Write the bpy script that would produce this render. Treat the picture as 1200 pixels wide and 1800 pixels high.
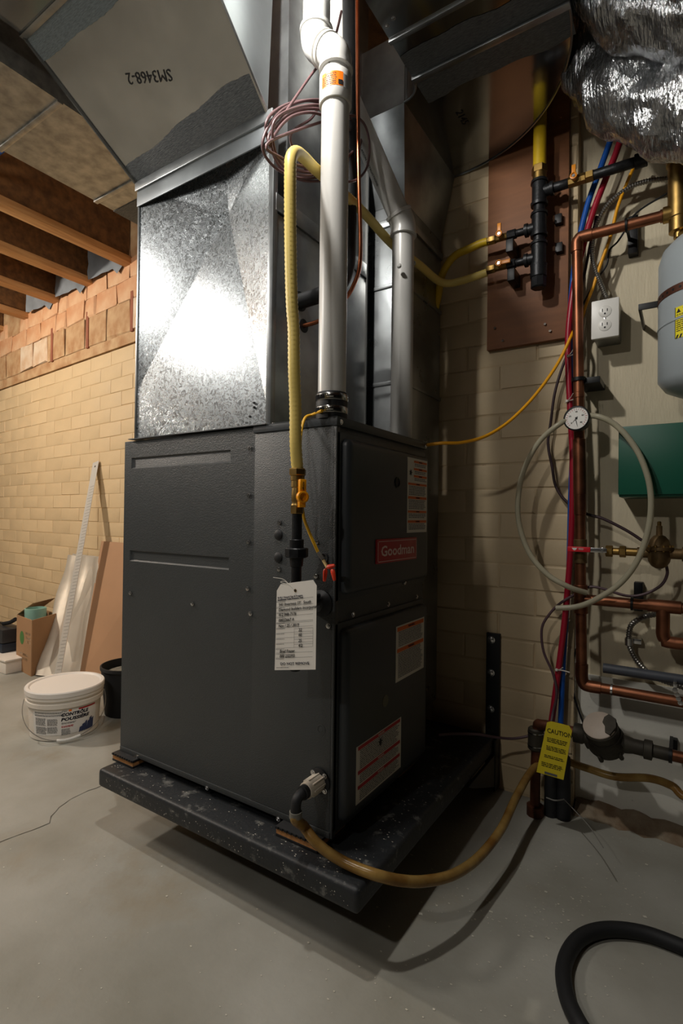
import bpy, bmesh, math, random
from mathutils import Vector, Matrix
random.seed(7)
S = bpy.context.scene
for o in list(bpy.data.objects): bpy.data.objects.remove(o)
COL = S.collection
V = Vector
# ---------------------------------------------------------------- camera
# world: X along the long wall (to the right), Y towards that wall, Z up, floor at 0
YAW, PITCH, ROLL, FPX, CH = 0.58131585, 0.0078672810, 0.012175444, 920.22, 0.865
FW = V((-math.sin(YAW)*math.cos(PITCH), math.cos(YAW)*math.cos(PITCH), math.sin(PITCH)))
rt0 = V((math.cos(YAW), math.sin(YAW), 0)); up0 = rt0.cross(FW)
RT = rt0*math.cos(ROLL)+up0*math.sin(ROLL); UP = up0*math.cos(ROLL)-rt0*math.sin(ROLL)
CAM = V((0, 0, CH))
cd = bpy.data.cameras.new('camera'); cd.sensor_fit = 'HORIZONTAL'; cd.sensor_width = 36
cd.lens = FPX/1200*36; cd.clip_start = .02; cd.clip_end = 60
cam = bpy.data.objects.new('camera', cd); COL.objects.link(cam)
M3 = Matrix((RT, UP, -FW)).transposed()
cam.matrix_world = Matrix.Translation(CAM) @ M3.to_4x4()
S.camera = cam
# ---------------------------------------------------------------- world, lamps, exposure
wd = bpy.data.worlds.new('world'); S.world = wd; wd.use_nodes = True
wd.node_tree.nodes['Background'].inputs[0].default_value = (0, 0, 0, 1)
wd.node_tree.nodes['Background'].inputs[1].default_value = 0
def lamp(name, loc, power, col, rad):
    l = bpy.data.lights.new(name, 'POINT'); l.energy = power; l.color = col; l.shadow_soft_size = rad
    o = bpy.data.objects.new(name, l); COL.objects.link(o); o.location = loc; return o
lamp('ceiling_bulb_by_ducts_offscreen', (-.725, .57, 2.06), 31, (1, .96, .90), .03)
lamp('ceiling_bulb_behind_offscreen', (-.74, -.95, 1.98), 24, (1, .95, .88), .035)
lamp('ceiling_bulb_room_offscreen', (-2.22, -.10, 2.05), 38, (1, .95, .88), .15)
lamp('ceiling_bulb_far_offscreen', (-3.55, .25, 2.08), 105, (1, .91, .79), .05)
S.view_settings.view_transform = 'Standard'; S.view_settings.look = 'None'
S.view_settings.gamma = 1; S.view_settings.use_curve_mapping = False
S.view_settings.exposure = 0.0
# ---------------------------------------------------------------- pixel -> place helpers
def ray(x, y): return FW+RT*((x-600)/FPX)+UP*((900-y)/FPX)
def onp(n, p0, x, y):
    d = ray(x, y); n = V(n); return CAM+d*(n.dot(V(p0)-CAM)/n.dot(d))
def onX(v, x, y): return onp((1, 0, 0), (v, 0, 0), x, y)
def onY(v, x, y): return onp((0, 1, 0), (0, v, 0), x, y)
def onZ(v, x, y): return onp((0, 0, 1), (0, 0, v), x, y)
def atd(d, x, y): return CAM+ray(x, y)*d
def pathY(v, *pts): return [onY(v, *p) if len(p) == 2 else onY(p[2], p[0], p[1]) for p in pts]
# ---------------------------------------------------------------- materials
def lin(c): return tuple(((v/255/12.92) if v/255 <= .04045 else ((v/255+.055)/1.055)**2.4) for v in c)
MATS = {}
def mat(name, rgb, rough=.5, metal=0, var=0, vscale=8, rgb2=None, bump=0, bscale=60, rvar=0, trans=0, ior=1.45, spec=None, dirt=None, dscale=5, dthr=.6, stretch=None, emit=None, coat=0, bdist=.003, vor=0):
    if name in MATS: return MATS[name]
    m = bpy.data.materials.new(name); m.use_nodes = True; nt = m.node_tree; N = nt.nodes; L = nt.links
    b = N['Principled BSDF']; c = lin(rgb)
    b.inputs['Base Color'].default_value = (*c, 1); b.inputs['Roughness'].default_value = rough; b.inputs['Metallic'].default_value = metal
    b.inputs['IOR'].default_value = ior
    if trans: b.inputs['Transmission Weight'].default_value = trans
    if spec is not None: b.inputs['Specular IOR Level'].default_value = spec
    if coat: b.inputs['Coat Weight'].default_value = coat
    if emit: b.inputs['Emission Color'].default_value = (*lin(emit), 1); b.inputs['Emission Strength'].default_value = 1
    tc = N.new('ShaderNodeTexCoord'); src = tc.outputs['Object']
    if stretch:
        mp = N.new('ShaderNodeMapping'); mp.inputs['Scale'].default_value = stretch; L.new(src, mp.inputs[0]); src = mp.outputs[0]
    cur = None
    if var or rgb2:
        n = N.new('ShaderNodeTexNoise'); n.inputs['Scale'].default_value = vscale; n.inputs['Detail'].default_value = 6; L.new(src, n.inputs[0])
        r = N.new('ShaderNodeValToRGB'); L.new(n.outputs[0], r.inputs[0])
        r.color_ramp.elements[0].position = .32; r.color_ramp.elements[1].position = .68
        c2 = lin(rgb2) if rgb2 else tuple(min(1, v*(1+var)) for v in c); c1 = c if rgb2 else tuple(v*(1-var) for v in c)
        r.color_ramp.elements[0].color = (*c1, 1); r.color_ramp.elements[1].color = (*c2, 1); cur = r.outputs[0]
    if vor:
        v = N.new('ShaderNodeTexVoronoi'); v.inputs['Scale'].default_value = vor; L.new(src, v.inputs[0])
        nz = N.new('ShaderNodeTexNoise'); nz.inputs['Scale'].default_value = vor*.6; nz.inputs['Distortion'].default_value = 2.5; nz.inputs['Detail'].default_value = 3; L.new(src, nz.inputs[0]); L.new(nz.outputs[1], v.inputs[0])
        v.inputs['Scale'].default_value = 7
        r = N.new('ShaderNodeValToRGB'); L.new(v.outputs['Color'], r.inputs[0])
        r.color_ramp.elements[0].color = (*[k*.72 for k in c], 1); r.color_ramp.elements[1].color = (*[min(1, k*1.25) for k in c], 1)
        cur = r.outputs[0]
        mr = N.new('ShaderNodeMapRange'); L.new(v.outputs['Color'], mr.inputs[0]); mr.inputs[3].default_value = rough-.05; mr.inputs[4].default_value = rough+.14; L.new(mr.outputs[0], b.inputs['Roughness'])
        bp = N.new('ShaderNodeBump'); bp.inputs['Strength'].default_value = .3; bp.inputs['Distance'].default_value = .0005; L.new(v.outputs['Color'], bp.inputs['Height']); L.new(bp.outputs[0], b.inputs['Normal'])
    if dirt:
        n = N.new('ShaderNodeTexNoise'); n.inputs['Scale'].default_value = dscale; n.inputs['Detail'].default_value = 8; n.inputs['Roughness'].default_value = .65; L.new(src, n.inputs[0])
        r = N.new('ShaderNodeValToRGB'); L.new(n.outputs[0], r.inputs[0]); r.color_ramp.elements[0].position = dthr; r.color_ramp.elements[1].position = min(1, dthr+.12)
        mx = N.new('ShaderNodeMixRGB'); L.new(r.outputs[0], mx.inputs[0]); mx.inputs[1].default_value = (*c, 1); mx.inputs[2].default_value = (*lin(dirt), 1)
        if cur: L.new(cur, mx.inputs[1])
        cur = mx.outputs[0]
    if cur: L.new(cur, b.inputs['Base Color'])
    if rvar:
        n = N.new('ShaderNodeTexNoise'); n.inputs['Scale'].default_value = 14; n.inputs['Detail'].default_value = 5; L.new(src, n.inputs[0])
        mr = N.new('ShaderNodeMapRange'); L.new(n.outputs[0], mr.inputs[0]); mr.inputs[3].default_value = max(.02, rough-rvar); mr.inputs[4].default_value = min(1, rough+rvar); L.new(mr.outputs[0], b.inputs['Roughness'])
    if bump:
        n = N.new('ShaderNodeTexNoise'); n.inputs['Scale'].default_value = bscale; n.inputs['Detail'].default_value = 4; L.new(src, n.inputs[0])
        bp = N.new('ShaderNodeBump'); bp.inputs['Strength'].default_value = bump; bp.inputs['Distance'].default_value = bdist; L.new(n.outputs[0], bp.inputs['Height']); L.new(bp.outputs[0], b.inputs['Normal'])
    MATS[name] = m; return m
GALV = mat('galvanized spangle', (150, 156, 160), .21, .85, vor=95)
GALV2 = mat('galvanized smooth', (166, 167, 165), .2, .82, var=.12, vscale=9, rvar=.07)
GALVT = mat('galvanized mottled trunk', (166, 164, 158), .42, .75, var=.25, vscale=34)
GALVD = mat('galvanized dull', (152, 156, 158), .33, .9, var=.25, vscale=12, rvar=.1)
CHEEK = mat('galvanized mirror', (152, 154, 154), .13, .97, var=.1, vscale=4)
MASTIC = mat('grey brushed mastic', (66, 72, 76), .5, 0, rgb2=(112, 116, 118), vscale=30, stretch=(3, 22, 22), bump=.6, bscale=40)
FURN = mat('charcoal textured enamel', (58, 61, 62), .42, 0, var=.08, vscale=5, bump=.8, bscale=420, bdist=.0012, spec=.6)
DOOR = mat('dark slate door enamel', (54, 58, 61), .38, 0, var=.06, vscale=7, spec=.5, bump=.12, bscale=300, bdist=.001)
PLAT = mat('dusty black platform', (34, 37, 40), .5, 0, dirt=(112, 112, 108), dscale=24, dthr=.57, bump=.25, bscale=120)
BLK = mat('black steel', (22, 23, 24), .45, .3)
RUB = mat('black rubber', (26, 27, 29), .6)
PVC = mat('white pvc', (202, 201, 197), .28, 0, var=.03, vscale=6, spec=.5)
CHROME = mat('bright screw steel', (205, 205, 205), .25, 1)
STEEL = mat('stainless band', (170, 170, 168), .25, 1, var=.2, vscale=60)
BRASS = mat('brass', (158, 128, 74), .4, 1, var=.2, vscale=40)
BRONZE = mat('dull bronze', (110, 88, 58), .5, .7, var=.3, vscale=30)
COPPER = mat('aged copper', (132, 84, 60), .4, .9, var=.35, vscale=14, rvar=.12)
COPPERB = mat('bright copper', (196, 118, 82), .28, 1, var=.15, vscale=20)
IRON = mat('black iron pipe', (30, 31, 33), .42, .4, var=.3, vscale=60, bump=.2, bscale=200)
CSST = mat('yellow gas jacket', (234, 208, 118), .4, 0, var=.06, vscale=10)
CSSTD = mat('yellow gas pipe', (205, 170, 30), .45, 0, var=.1, vscale=10)
ORANGE = mat('orange valve handle', (240, 158, 24), .35)
REDNUT = mat('red wire nut', (238, 70, 40), .4)
YCAB = mat('yellow cable jacket', (218, 165, 30), .45)
OCAB = mat('orange yellow cable jacket', (230, 160, 20), .4)
BROWNC = mat('brown cable jacket', (112, 84, 86), .42)
BLKC = mat('black cable jacket', (24, 24, 26), .45)
WHITEC = mat('white cable', (205, 200, 190), .5)
PAPER = mat('white card', (226, 222, 214), .6)
LABELW = mat('label paper', (214, 208, 194), .5)
INK = mat('black ink', (18, 18, 20), .6)
INKG = mat('grey ink', (92, 92, 94), .6)
INKB = mat('navy ink', (24, 28, 52), .6)
PRTO = mat('orange print', (214, 100, 28), .5)
PRTR = mat('red print', (178, 32, 38), .5)
BADGE = mat('red badge', (176, 40, 46), .35)
BADGEW = mat('pale badge print', (226, 196, 190), .4)
STKO = mat('orange sticker', (240, 120, 20), .45)
WHITE = mat('white plastic', (224, 222, 216), .35)
HOSEY = mat('stained clear tubing', (184, 152, 88), .25, 0, rgb2=(136, 96, 44), vscale=16, trans=.35, ior=1.3, spec=.6)
HOSEC = mat('cloudy clear tubing', (190, 184, 160), .25, 0, var=.08, vscale=9, trans=.35, ior=1.3, spec=.6)
BLUE = mat('blue pex', (20, 78, 160), .35)
RED = mat('red pex', (150, 24, 44), .35)
GREEN = mat('green enamel', (6, 82, 62), .4, 0, var=.04)
TANK = mat('pale grey enamel', (158, 166, 170), .35, 0, var=.03)
BRICKP = mat('cream painted brick', (200, 180, 146), .62, 0, var=.07, vscale=5, dirt=(140, 118, 88), dscale=9, dthr=.66, bump=.5, bscale=26)
BRICKL = mat('warm cream painted brick', (208, 182, 142), .62, 0, var=.07, vscale=5, dirt=(150, 112, 70), dscale=10, dthr=.64, bump=.5, bscale=26)
MORT = mat('painted mortar', (196, 175, 141), .7, 0, var=.08, vscale=7, dirt=(120, 92, 62), dscale=14, dthr=.62, bump=.6, bscale=30)
BRICKO = mat('bare orange brick', (190, 128, 84), .75, 0, rgb2=(214, 176, 138), vscale=7, dirt=(150, 100, 62), dscale=12, dthr=.62, bump=.7, bscale=30)
MORTO = mat('crumbling mortar', (196, 164, 124), .8, 0, rgb2=(164, 120, 80), vscale=12, bump=.8, bscale=30)
PLASTER = mat('plaster patch', (222, 206, 182), .7, 0, rgb2=(196, 160, 124), vscale=9, bump=.6, bscale=24)
CONCW = mat('cream painted concrete', (208, 196, 168), .6, 0, var=.06, vscale=4, dirt=(150, 138, 112), dscale=7, dthr=.64, stretch=(6, 6, 1), bump=.4, bscale=30)
CONCB = mat('white painted concrete', (216, 214, 204), .6, 0, var=.06, vscale=6, dirt=(92, 78, 58), dscale=22, dthr=.66, bump=.5, bscale=30)
RUBBLE = mat('brown crumbled footing', (146, 134, 114), .85, 0, rgb2=(116, 94, 72), vscale=16, bump=.8, bscale=40, bdist=.01)
FLOOR = mat('grey concrete floor', (172, 171, 163), .55, 0, rgb2=(142, 140, 129), vscale=3, dirt=(152, 145, 129), dscale=2.2, dthr=.56, bump=.22, bscale=70, rvar=.1)
WOOD = mat('spruce flange', (204, 160, 108), .6, 0, rgb2=(178, 130, 82), vscale=6, stretch=(12, 1, 12))
OSB = mat('osb web', (120, 82, 44), .75, 0, rgb2=(82, 54, 28), vscale=30)
PLY = mat('brown plywood', (128, 82, 48), .6, 0, rgb2=(112, 70, 40), vscale=5, stretch=(1, 1, 8))
PLYE = mat('plywood edge', (74, 50, 32), .7)
CARD = mat('cardboard', (166, 128, 92), .75, 0, var=.06, vscale=6)
TANB = mat('tan hardboard', (178, 138, 104), .6, 0, var=.05, vscale=4)
FOIL = mat('foil jacket', (186, 188, 190), .22, .95, var=.25, vscale=18, bump=.9, bscale=34, bdist=.008, stretch=(5, 1.2, 1.2))
ALU = mat('aluminium sheet', (196, 186, 170), .5, .3, var=.1, vscale=5)
BUCK = mat('white pail plastic', (226, 218, 206), .45, 0, var=.03, vscale=9, dirt=(196, 180, 158), dscale=8, dthr=.62)
LID = mat('white lid plastic', (234, 228, 220), .45, 0, dirt=(206, 196, 182), dscale=10, dthr=.62)
CORK = mat('cork rubber pad', (176, 124, 74), .8, 0, var=.2, vscale=90)
YTAG = mat('yellow caution tag', (216, 196, 40), .5, 0, dirt=(120, 130, 60), dscale=20, dthr=.68)
PLASTC = mat('pale teal plastic', (160, 205, 190), .3, 0, trans=.3)
# ---------------------------------------------------------------- object helpers
def pinv(p): return Matrix.Translation(-p.location) if p.type == 'EMPTY' else p.matrix_parent_inverse.inverted() if False else Matrix.Identity(4)
def thing(name, label, cat, loc=(0, 0, 0), group=None):
    o = bpy.data.objects.new(name, None); COL.objects.link(o); o.location = loc; o.empty_display_size = .05
    o['label'] = label; o['category'] = cat
    if group: o['group'] = group
    return o
def tag(o, label, cat, group=None):
    o['label'] = label; o['category'] = cat
    if group: o['group'] = group
    return o
def struct(o): o['kind'] = 'structure'; return o
def fin(name, bm, m, parent=None, angle=38, label=None, smooth=True):
    me = bpy.data.meshes.new(name)
    if isinstance(bm, bmesh.types.BMesh):
        bmesh.ops.recalc_face_normals(bm, faces=bm.faces); bm.to_mesh(me); bm.free()
    if smooth:
        me.shade_smooth(); me.set_sharp_from_angle(angle=math.radians(angle))
    me.materials.append(m)
    o = bpy.data.objects.new(name, me); COL.objects.link(o)
    if parent: o.parent = parent; o.matrix_parent_inverse = pinv(parent)
    if label: o['label'] = label
    return o
def inst(name, me, mtx, parent=None):
    o = bpy.data.objects.new(name, me); COL.objects.link(o)
    if parent: o.parent = parent; o.matrix_parent_inverse = pinv(parent)
    o.matrix_basis = mtx; return o
def B(bm, lo, hi, bev=0, mtx=None, seg=2):
    g = bmesh.ops.create_cube(bm, size=1); vs = g['verts']
    lo = V(lo); hi = V(hi); c = (lo+hi)/2; s = hi-lo
    for v in vs: v.co = V((v.co.x*s.x, v.co.y*s.y, v.co.z*s.z))+c
    if bev:
        es = list({e for v in vs for e in v.link_edges}); r = bmesh.ops.bevel(bm, geom=es, offset=bev, segments=seg, affect='EDGES', profile=.6); vs = list({v for f in r['faces'] for v in f.verts} | {v for v in vs if v.is_valid})
    if mtx: bmesh.ops.transform(bm, matrix=mtx, verts=[v for v in vs if v.is_valid])
    return vs
def box(name, lo, hi, m, parent=None, bev=0, mtx=None, seg=2, label=None):
    bm = bmesh.new(); B(bm, lo, hi, bev, mtx, seg); return fin(name, bm, m, parent, label=label)
def frames(P):
    n = len(P); T = []
    for i in range(n):
        a = P[max(0, i-1)]; b = P[min(n-1, i+1)]; t = (b-a); T.append(t.normalized() if t.length > 1e-9 else V((0, 0, 1)))
    u = T[0].orthogonal().normalized(); U = [u]
    for i in range(1, n):
        q = T[i-1].rotation_difference(T[i]); u = q @ U[-1]; u = (u-T[i]*u.dot(T[i])).normalized(); U.append(u)
    return T, U
def cat_rom(P, k):
    if len(P) < 3 or k <= 1: return list(P)
    out = []; n = len(P)
    for i in range(n-1):
        p0 = P[i-1] if i else P[0]*2-P[1]; p1 = P[i]; p2 = P[i+1]; p3 = P[i+2] if i+2 < n else P[-1]*2-P[-2]
        for j in range(k):
            t = j/k
            out.append(.5*((2*p1)+(p2-p0)*t+(2*p0-5*p1+4*p2-p3)*t*t+(3*p1-p0-3*p2+p3)*t**3))
    out.append(P[-1]); return out
def resample(P, step):
    L = [0]
    for a, b in zip(P, P[1:]): L.append(L[-1]+(b-a).length)
    n = max(2, int(L[-1]/step)); out = []; k = 0
    for i in range(n+1):
        s = L[-1]*i/n
        while k < len(P)-2 and L[k+1] < s: k += 1
        d = L[k+1]-L[k]; out.append(P[k].lerp(P[k+1], (s-L[k])/d if d > 1e-9 else 0))
    return out
def TU(bm, P, r, seg=10, cap=True, rad=None):
    T, U = frames(P); rings = []
    for i, p in enumerate(P):
        w = T[i].cross(U[i]); ri = rad[i] if rad else r
        rings.append([bm.verts.new(p+(U[i]*math.cos(a)+w*math.sin(a))*ri) for a in [2*math.pi*k/seg for k in range(seg)]])
    for a, b in zip(rings, rings[1:]):
        for k in range(seg): bm.faces.new((a[k], a[(k+1) % seg], b[(k+1) % seg], b[k]))
    if cap: bm.faces.new(rings[0][::-1]); bm.faces.new(rings[-1])
def tube(name, P, r, m, parent=None, k=8, seg=10, corr=0, step=.0035, label=None):
    P = cat_rom([V(p) for p in P], k); rad = None
    if corr:
        P = resample(P, step); rad = [r+(corr if i % 2 else -corr) for i in range(len(P))]
    bm = bmesh.new(); TU(bm, P, r, seg, True, rad); return fin(name, bm, m, parent, label=label, angle=50)
def LA(bm, A, d, prof, seg=20, roll=0):
    d = V(d).normalized(); u = d.orthogonal().normalized()
    if abs(d.z) < .95: u = (V((0, 0, 1))-d*d.z).normalized()
    else: u = V((1, 0, 0))-d*d.x; u.normalize()
    w = d.cross(u); rings = []
    for t, r in prof:
        rings.append([bm.verts.new(V(A)+d*t+(u*math.cos(a)+w*math.sin(a))*max(r, 1e-5)) for a in [roll+2*math.pi*k/seg for k in range(seg)]])
    for a, b in zip(rings, rings[1:]):
        for k in range(seg): bm.faces.new((a[k], a[(k+1) % seg], b[(k+1) % seg], b[k]))
    bm.faces.new(rings[0][::-1]); bm.faces.new(rings[-1])
def turned(name, A, d, prof, m, parent=None, seg=20, roll=0, label=None):
    bm = bmesh.new(); LA(bm, A, d, prof, seg, roll); return fin(name, bm, m, parent, label=label)
def poly(name, pts, m, parent=None, thick=0, nrm=None, label=None):
    bm = bmesh.new(); vs = [bm.verts.new(V(p)) for p in pts]; f = bm.faces.new(vs)
    if thick:
        n = V(nrm).normalized(); r = bmesh.ops.extrude_face_region(bm, geom=[f])
        bmesh.ops.translate(bm, verts=[v for v in r['geom'] if isinstance(v, bmesh.types.BMVert)], vec=n*thick)
    return fin(name, bm, m, parent, label=label)
def text_me(s, size, shear=0, ext=.0002, align='CENTER', bold=0):
    c = bpy.data.curves.new('txt', 'FONT'); c.body = s; c.size = size; c.align_x = align; c.align_y = 'CENTER'; c.extrude = ext; c.shear = shear; c.offset = bold; c.resolution_u = 2
    o = bpy.data.objects.new('txt', c); COL.objects.link(o)
    bpy.context.view_layer.update()
    me = bpy.data.meshes.new_from_object(o.evaluated_get(bpy.context.evaluated_depsgraph_get()))
    bpy.data.objects.remove(o); bpy.data.curves.remove(c); me.materials.clear(); return me
def text(name, s, size, org, xd, yd, m, parent, width=None, shear=0, align='CENTER', bold=0, lift=.0004, wrap=None):
    me = text_me(s, size, shear, .0002, align, bold)
    xd = V(xd).normalized(); yd = V(yd); yd = (yd-xd*yd.dot(xd)).normalized(); n = xd.cross(yd)
    if width:
        w = max(v.co.x for v in me.vertices)-min(v.co.x for v in me.vertices); k = width/w
        for v in me.vertices: v.co.x *= k
    for v in me.vertices:
        v.co = V(org)+xd*v.co.x+yd*v.co.y+n*(v.co.z+lift) if not wrap else wrap(v.co)
    me.materials.append(m); o = bpy.data.objects.new(name, me); COL.objects.link(o)
    if parent: o.parent = parent; o.matrix_parent_inverse = pinv(parent)
    return o
def QD(bm, o, xd, yd, x0, x1, y0, y1, n, lift=.0004):
    vs = [bm.verts.new(o+xd*a+yd*b+n*lift) for a, b in ((x0, y0), (x1, y0), (x1, y1), (x0, y1))]; bm.faces.new(vs)
def fine_print(name, o, xd, yd, x0, x1, y0, y1, m, parent, lh=.0022, fill=.5, lift=.0004, rag=.12, wrap=None):
    """small print as rows of flat word marks"""
    bm = bmesh.new(); n = xd.cross(yd); y = y1
    while y-lh*fill > y0:
        x = x0; end = x1-(x1-x0)*rag*random.random()
        while x < end:
            w = random.uniform(1.2, 5)*lh*.6; e = min(x+w, end)
            if wrap:
                bm.faces.new([bm.verts.new(wrap(V((a, b, 0)))) for a, b in ((x, y-lh*fill), (e, y-lh*fill), (e, y), (x, y))])
            else: QD(bm, o, xd, yd, x, e, y-lh*fill, y, n, lift)
            x += w+lh*.35
        y -= lh
    return fin(name, bm, m, parent, smooth=False)
def screw_me(r=.0041, h=.0028, name='screw'):
    bm = bmesh.new(); LA(bm, (0, 0, 0), (0, 0, 1), [(0, r*1.45), (h*.3, r*1.45), (h*.35, r), (h, r*.85), (h*1.05, r*.4), (h*.75, r*.3), (h*.75, 0)], 8)
    me = bpy.data.meshes.new(name); bmesh.ops.recalc_face_normals(bm, faces=bm.faces); bm.to_mesh(me); bm.free(); me.shade_smooth(); me.set_sharp_from_angle(angle=.6); me.materials.append(CHROME); return me
SCR = screw_me()
def face_m(p, n):
    n = V(n).normalized(); return Matrix.Translation(V(p)) @ n.to_track_quat('Z', 'Y').to_matrix().to_4x4()
# ================================================================ the room
bm = bmesh.new(); B(bm, (-6, -3, -.12), (2.5, 2.2, 0)); floor = struct(fin('floor', bm, FLOOR))
def strip(name, P, w, m, parent, lift=.0008):
    bm = bmesh.new(); prev = None
    for i, p in enumerate(P):
        t = (P[min(i+1, len(P)-1)]-P[max(0, i-1)]).normalized(); s = V((-t.y, t.x, 0))*w*random.uniform(.4, 1.2)
        a = [bm.verts.new(p+s+V((0, 0, lift))), bm.verts.new(p-s+V((0, 0, lift)))]
        if prev: bm.faces.new((prev[0], prev[1], a[1], a[0]))
        prev = a
    return fin(name, bm, m, parent)
CRK = mat('dark crack', (74, 70, 62), .9)
def jag(P, n, a):
    P = resample(cat_rom(P, 6), n); return [p+V((random.uniform(-a, a), random.uniform(-a, a), 0)) for p in P]
strip('crack', jag([onZ(0, *q) for q in [(-40, 1495), (0, 1481), (40, 1466), (85, 1448), (92, 1432), (130, 1402), (180, 1381)]], .02, .003), .0012, CRK, floor)
bm = bmesh.new()   # flakes of white paint lying on the slab
for i in range(420):
    if i < 250: p = onZ(0, random.gauss(960, 120), random.gauss(1560, 90))
    else: p = onZ(0, random.uniform(0, 1190), random.uniform(1440, 1790))
    r = random.choice([.0012, .0015, .002, .003]) if i > 14 else random.uniform(.003, .006)
    a0 = random.random()*6; el = random.uniform(.4, 1)
    bm.faces.new([bm.verts.new(p+V((math.cos(a0+k*1.57)*r, math.sin(a0+k*1.57)*r*el, .0009))) for k in range(4)])
fl = fin('paint_flakes', bm, mat('paint flake', (206, 202, 188), .7), floor); fl['kind'] = 'stuff'
def brick_meshes(L, H, D, n, m):
    out = []
    for i in range(n):
        bm = bmesh.new(); c = .003
        bx = [(-L/2, -H/2), (L/2, -H/2), (L/2, H/2), (-L/2, H/2)]
        j = lambda a: random.uniform(-a, a)
        back = [bm.verts.new((x, 0, z)) for x, z in bx]
        mid = [bm.verts.new((x+j(.002), -D*.55, z+j(.002))) for x, z in bx]
        fr = [bm.verts.new((x*(1-2*c/L)+j(.002), -D+j(.0012), z*(1-2.4*c/H)+j(.002))) for x, z in bx]
        for A, Bq in ((back, mid), (mid, fr)):
            for k in range(4): bm.faces.new((A[k], A[(k+1) % 4], Bq[(k+1) % 4], Bq[k]))
        bm.faces.new(fr); bmesh.ops.recalc_face_normals(bm, faces=bm.faces)
        me = bpy.data.meshes.new('brick'); bm.to_mesh(me); bm.free(); me.shade_smooth(); me.set_sharp_from_angle(angle=.5); me.materials.append(m); out.append(me)
    return out
def lay(parent, org, xd, s0, s1, z0, z1, ch, bl, gap, D, m, nv=6):
    full = brick_meshes(bl-gap, ch-gap, D, nv, m); half = brick_meshes(bl/2-gap, ch-gap, D, 3, m)
    rz = math.atan2(xd.y, xd.x); z = z0; r = 0
    while z+ch <= z1+.001:
        s = s0-(bl/2 if r % 2 else 0)
        while s < s1:
            L = bl; ms = full
            if s < s0-.001: s = s0; L = bl/2; ms = half
            if s+L > s1+.001: L = bl/2; ms = half
            if s+L > s1+.01: break
            c = org+xd*(s+L/2); inst('brick', random.choice(ms), Matrix.Translation((c.x, c.y, z+ch/2)) @ Matrix.Rotation(rz, 4, 'Z'), parent); s += L
        z += ch; r += 1
# wall behind the furnace (cream painted brick) and its continuation to the left and right
wb = struct(box('wall_back', (-1.7, 1.687, -.02), (-.275, 1.95, 2.52), MORT))
lay(wb, V((0, 1.689, 0)), V((1, 0, 0)), -.95, -.275, .005, 2.3, .0795, .225, .0045, .0045, BRICKP)
wl0 = V((-1.45, 1.665, 0)); wld = V((-1, .08, 0)).normalized(); wln = V((-.08, -1, 0)).normalized()
def WL(s, z, out=0): return wl0+wld*s+wln*out+V((0, 0, z))
bm = bmesh.new()
vs = [WL(0, -.02), WL(4.2, -.02), WL(4.2, 1.79), WL(0, 1.79)]
f = bm.faces.new([bm.verts.new(p) for p in vs]); r = bmesh.ops.extrude_face_region(bm, geom=[f]); bmesh.ops.translate(bm, verts=[v for v in r['geom'] if isinstance(v, bmesh.types.BMVert)], vec=-wln*.25)
wl = struct(fin('wall_left', bm, mat('warm painted mortar', (196, 166, 122), .7, 0, var=.1, vscale=7, dirt=(136, 92, 52), dscale=14, dthr=.62, bump=.6, bscale=30)))
lay(wl, V((wl0.x, wl0.y, 0)), wld*-1, -3.3, -.75, .0, 1.79, .0814, .235, .0032, .0022, BRICKL)
bm = bmesh.new()
vs = [WL(0, 1.795, .012), WL(4.2, 1.795, .012), WL(4.2, 2.5, .012), WL(0, 2.5, .012)]
f = bm.faces.new([bm.verts.new(p) for p in vs]); r = bmesh.ops.extrude_face_region(bm, geom=[f]); bmesh.ops.translate(bm, verts=[v for v in r['geom'] if isinstance(v, bmesh.types.BMVert)], vec=-wln*.26)
wu = struct(fin('wall_upper', bm, MORTO))
def rubble(L, H, D, n, m):
    ms = brick_meshes(L, H, D, n, m)
    for me in ms:
        for v in me.vertices: v.co.x += random.uniform(-.009, .009); v.co.z += random.uniform(-.009, .009); v.co.y += random.uniform(-.003, .003) if v.co.y < -.001 else 0
    return ms
pb = [rubble(.222, .112, .010, 5, BRICKO), rubble(.2, .166, .008, 4, PLASTER), rubble(.12, .11, .010, 4, BRICKO), rubble(.245, .172, .007, 3, MORTO)]
zz = 1.862
for row, (h, kinds) in enumerate([(.172, (1, 3, 1)), (.112, (0, 0, 2)), (.112, (0, 2, 0))]):
    s = .6+random.random()*.1
    while s < 3.4:
        kd = random.choice(kinds); me = random.choice(pb[kd]); w = (.22, .2, .12, .24)[kd]+.015
        p = WL(s+w/2, zz+h/2, .012)
        if random.random() > .1: inst('brick', me, Matrix.Translation(p) @ Matrix.Rotation(math.atan2(-wld.y, -wld.x), 4, 'Z') @ Matrix.Rotation(random.uniform(-.02, .02), 4, 'Y'), wu)
        s += w
    zz += h
for s in (1.06, 1.55, 2.02): 
    p = WL(s, 1.95, .0); box('wood_plug', p+V((-.013, -.024, -.10)), p+V((.013, .0, .12)), mat('red brown plug', (142, 84, 60), .8, var=.2), wu, .004)
wr = struct(box('wall_right', (-.275, 1.73, -.02), (1.6, 1.95, 2.52), CONCW))
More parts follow.
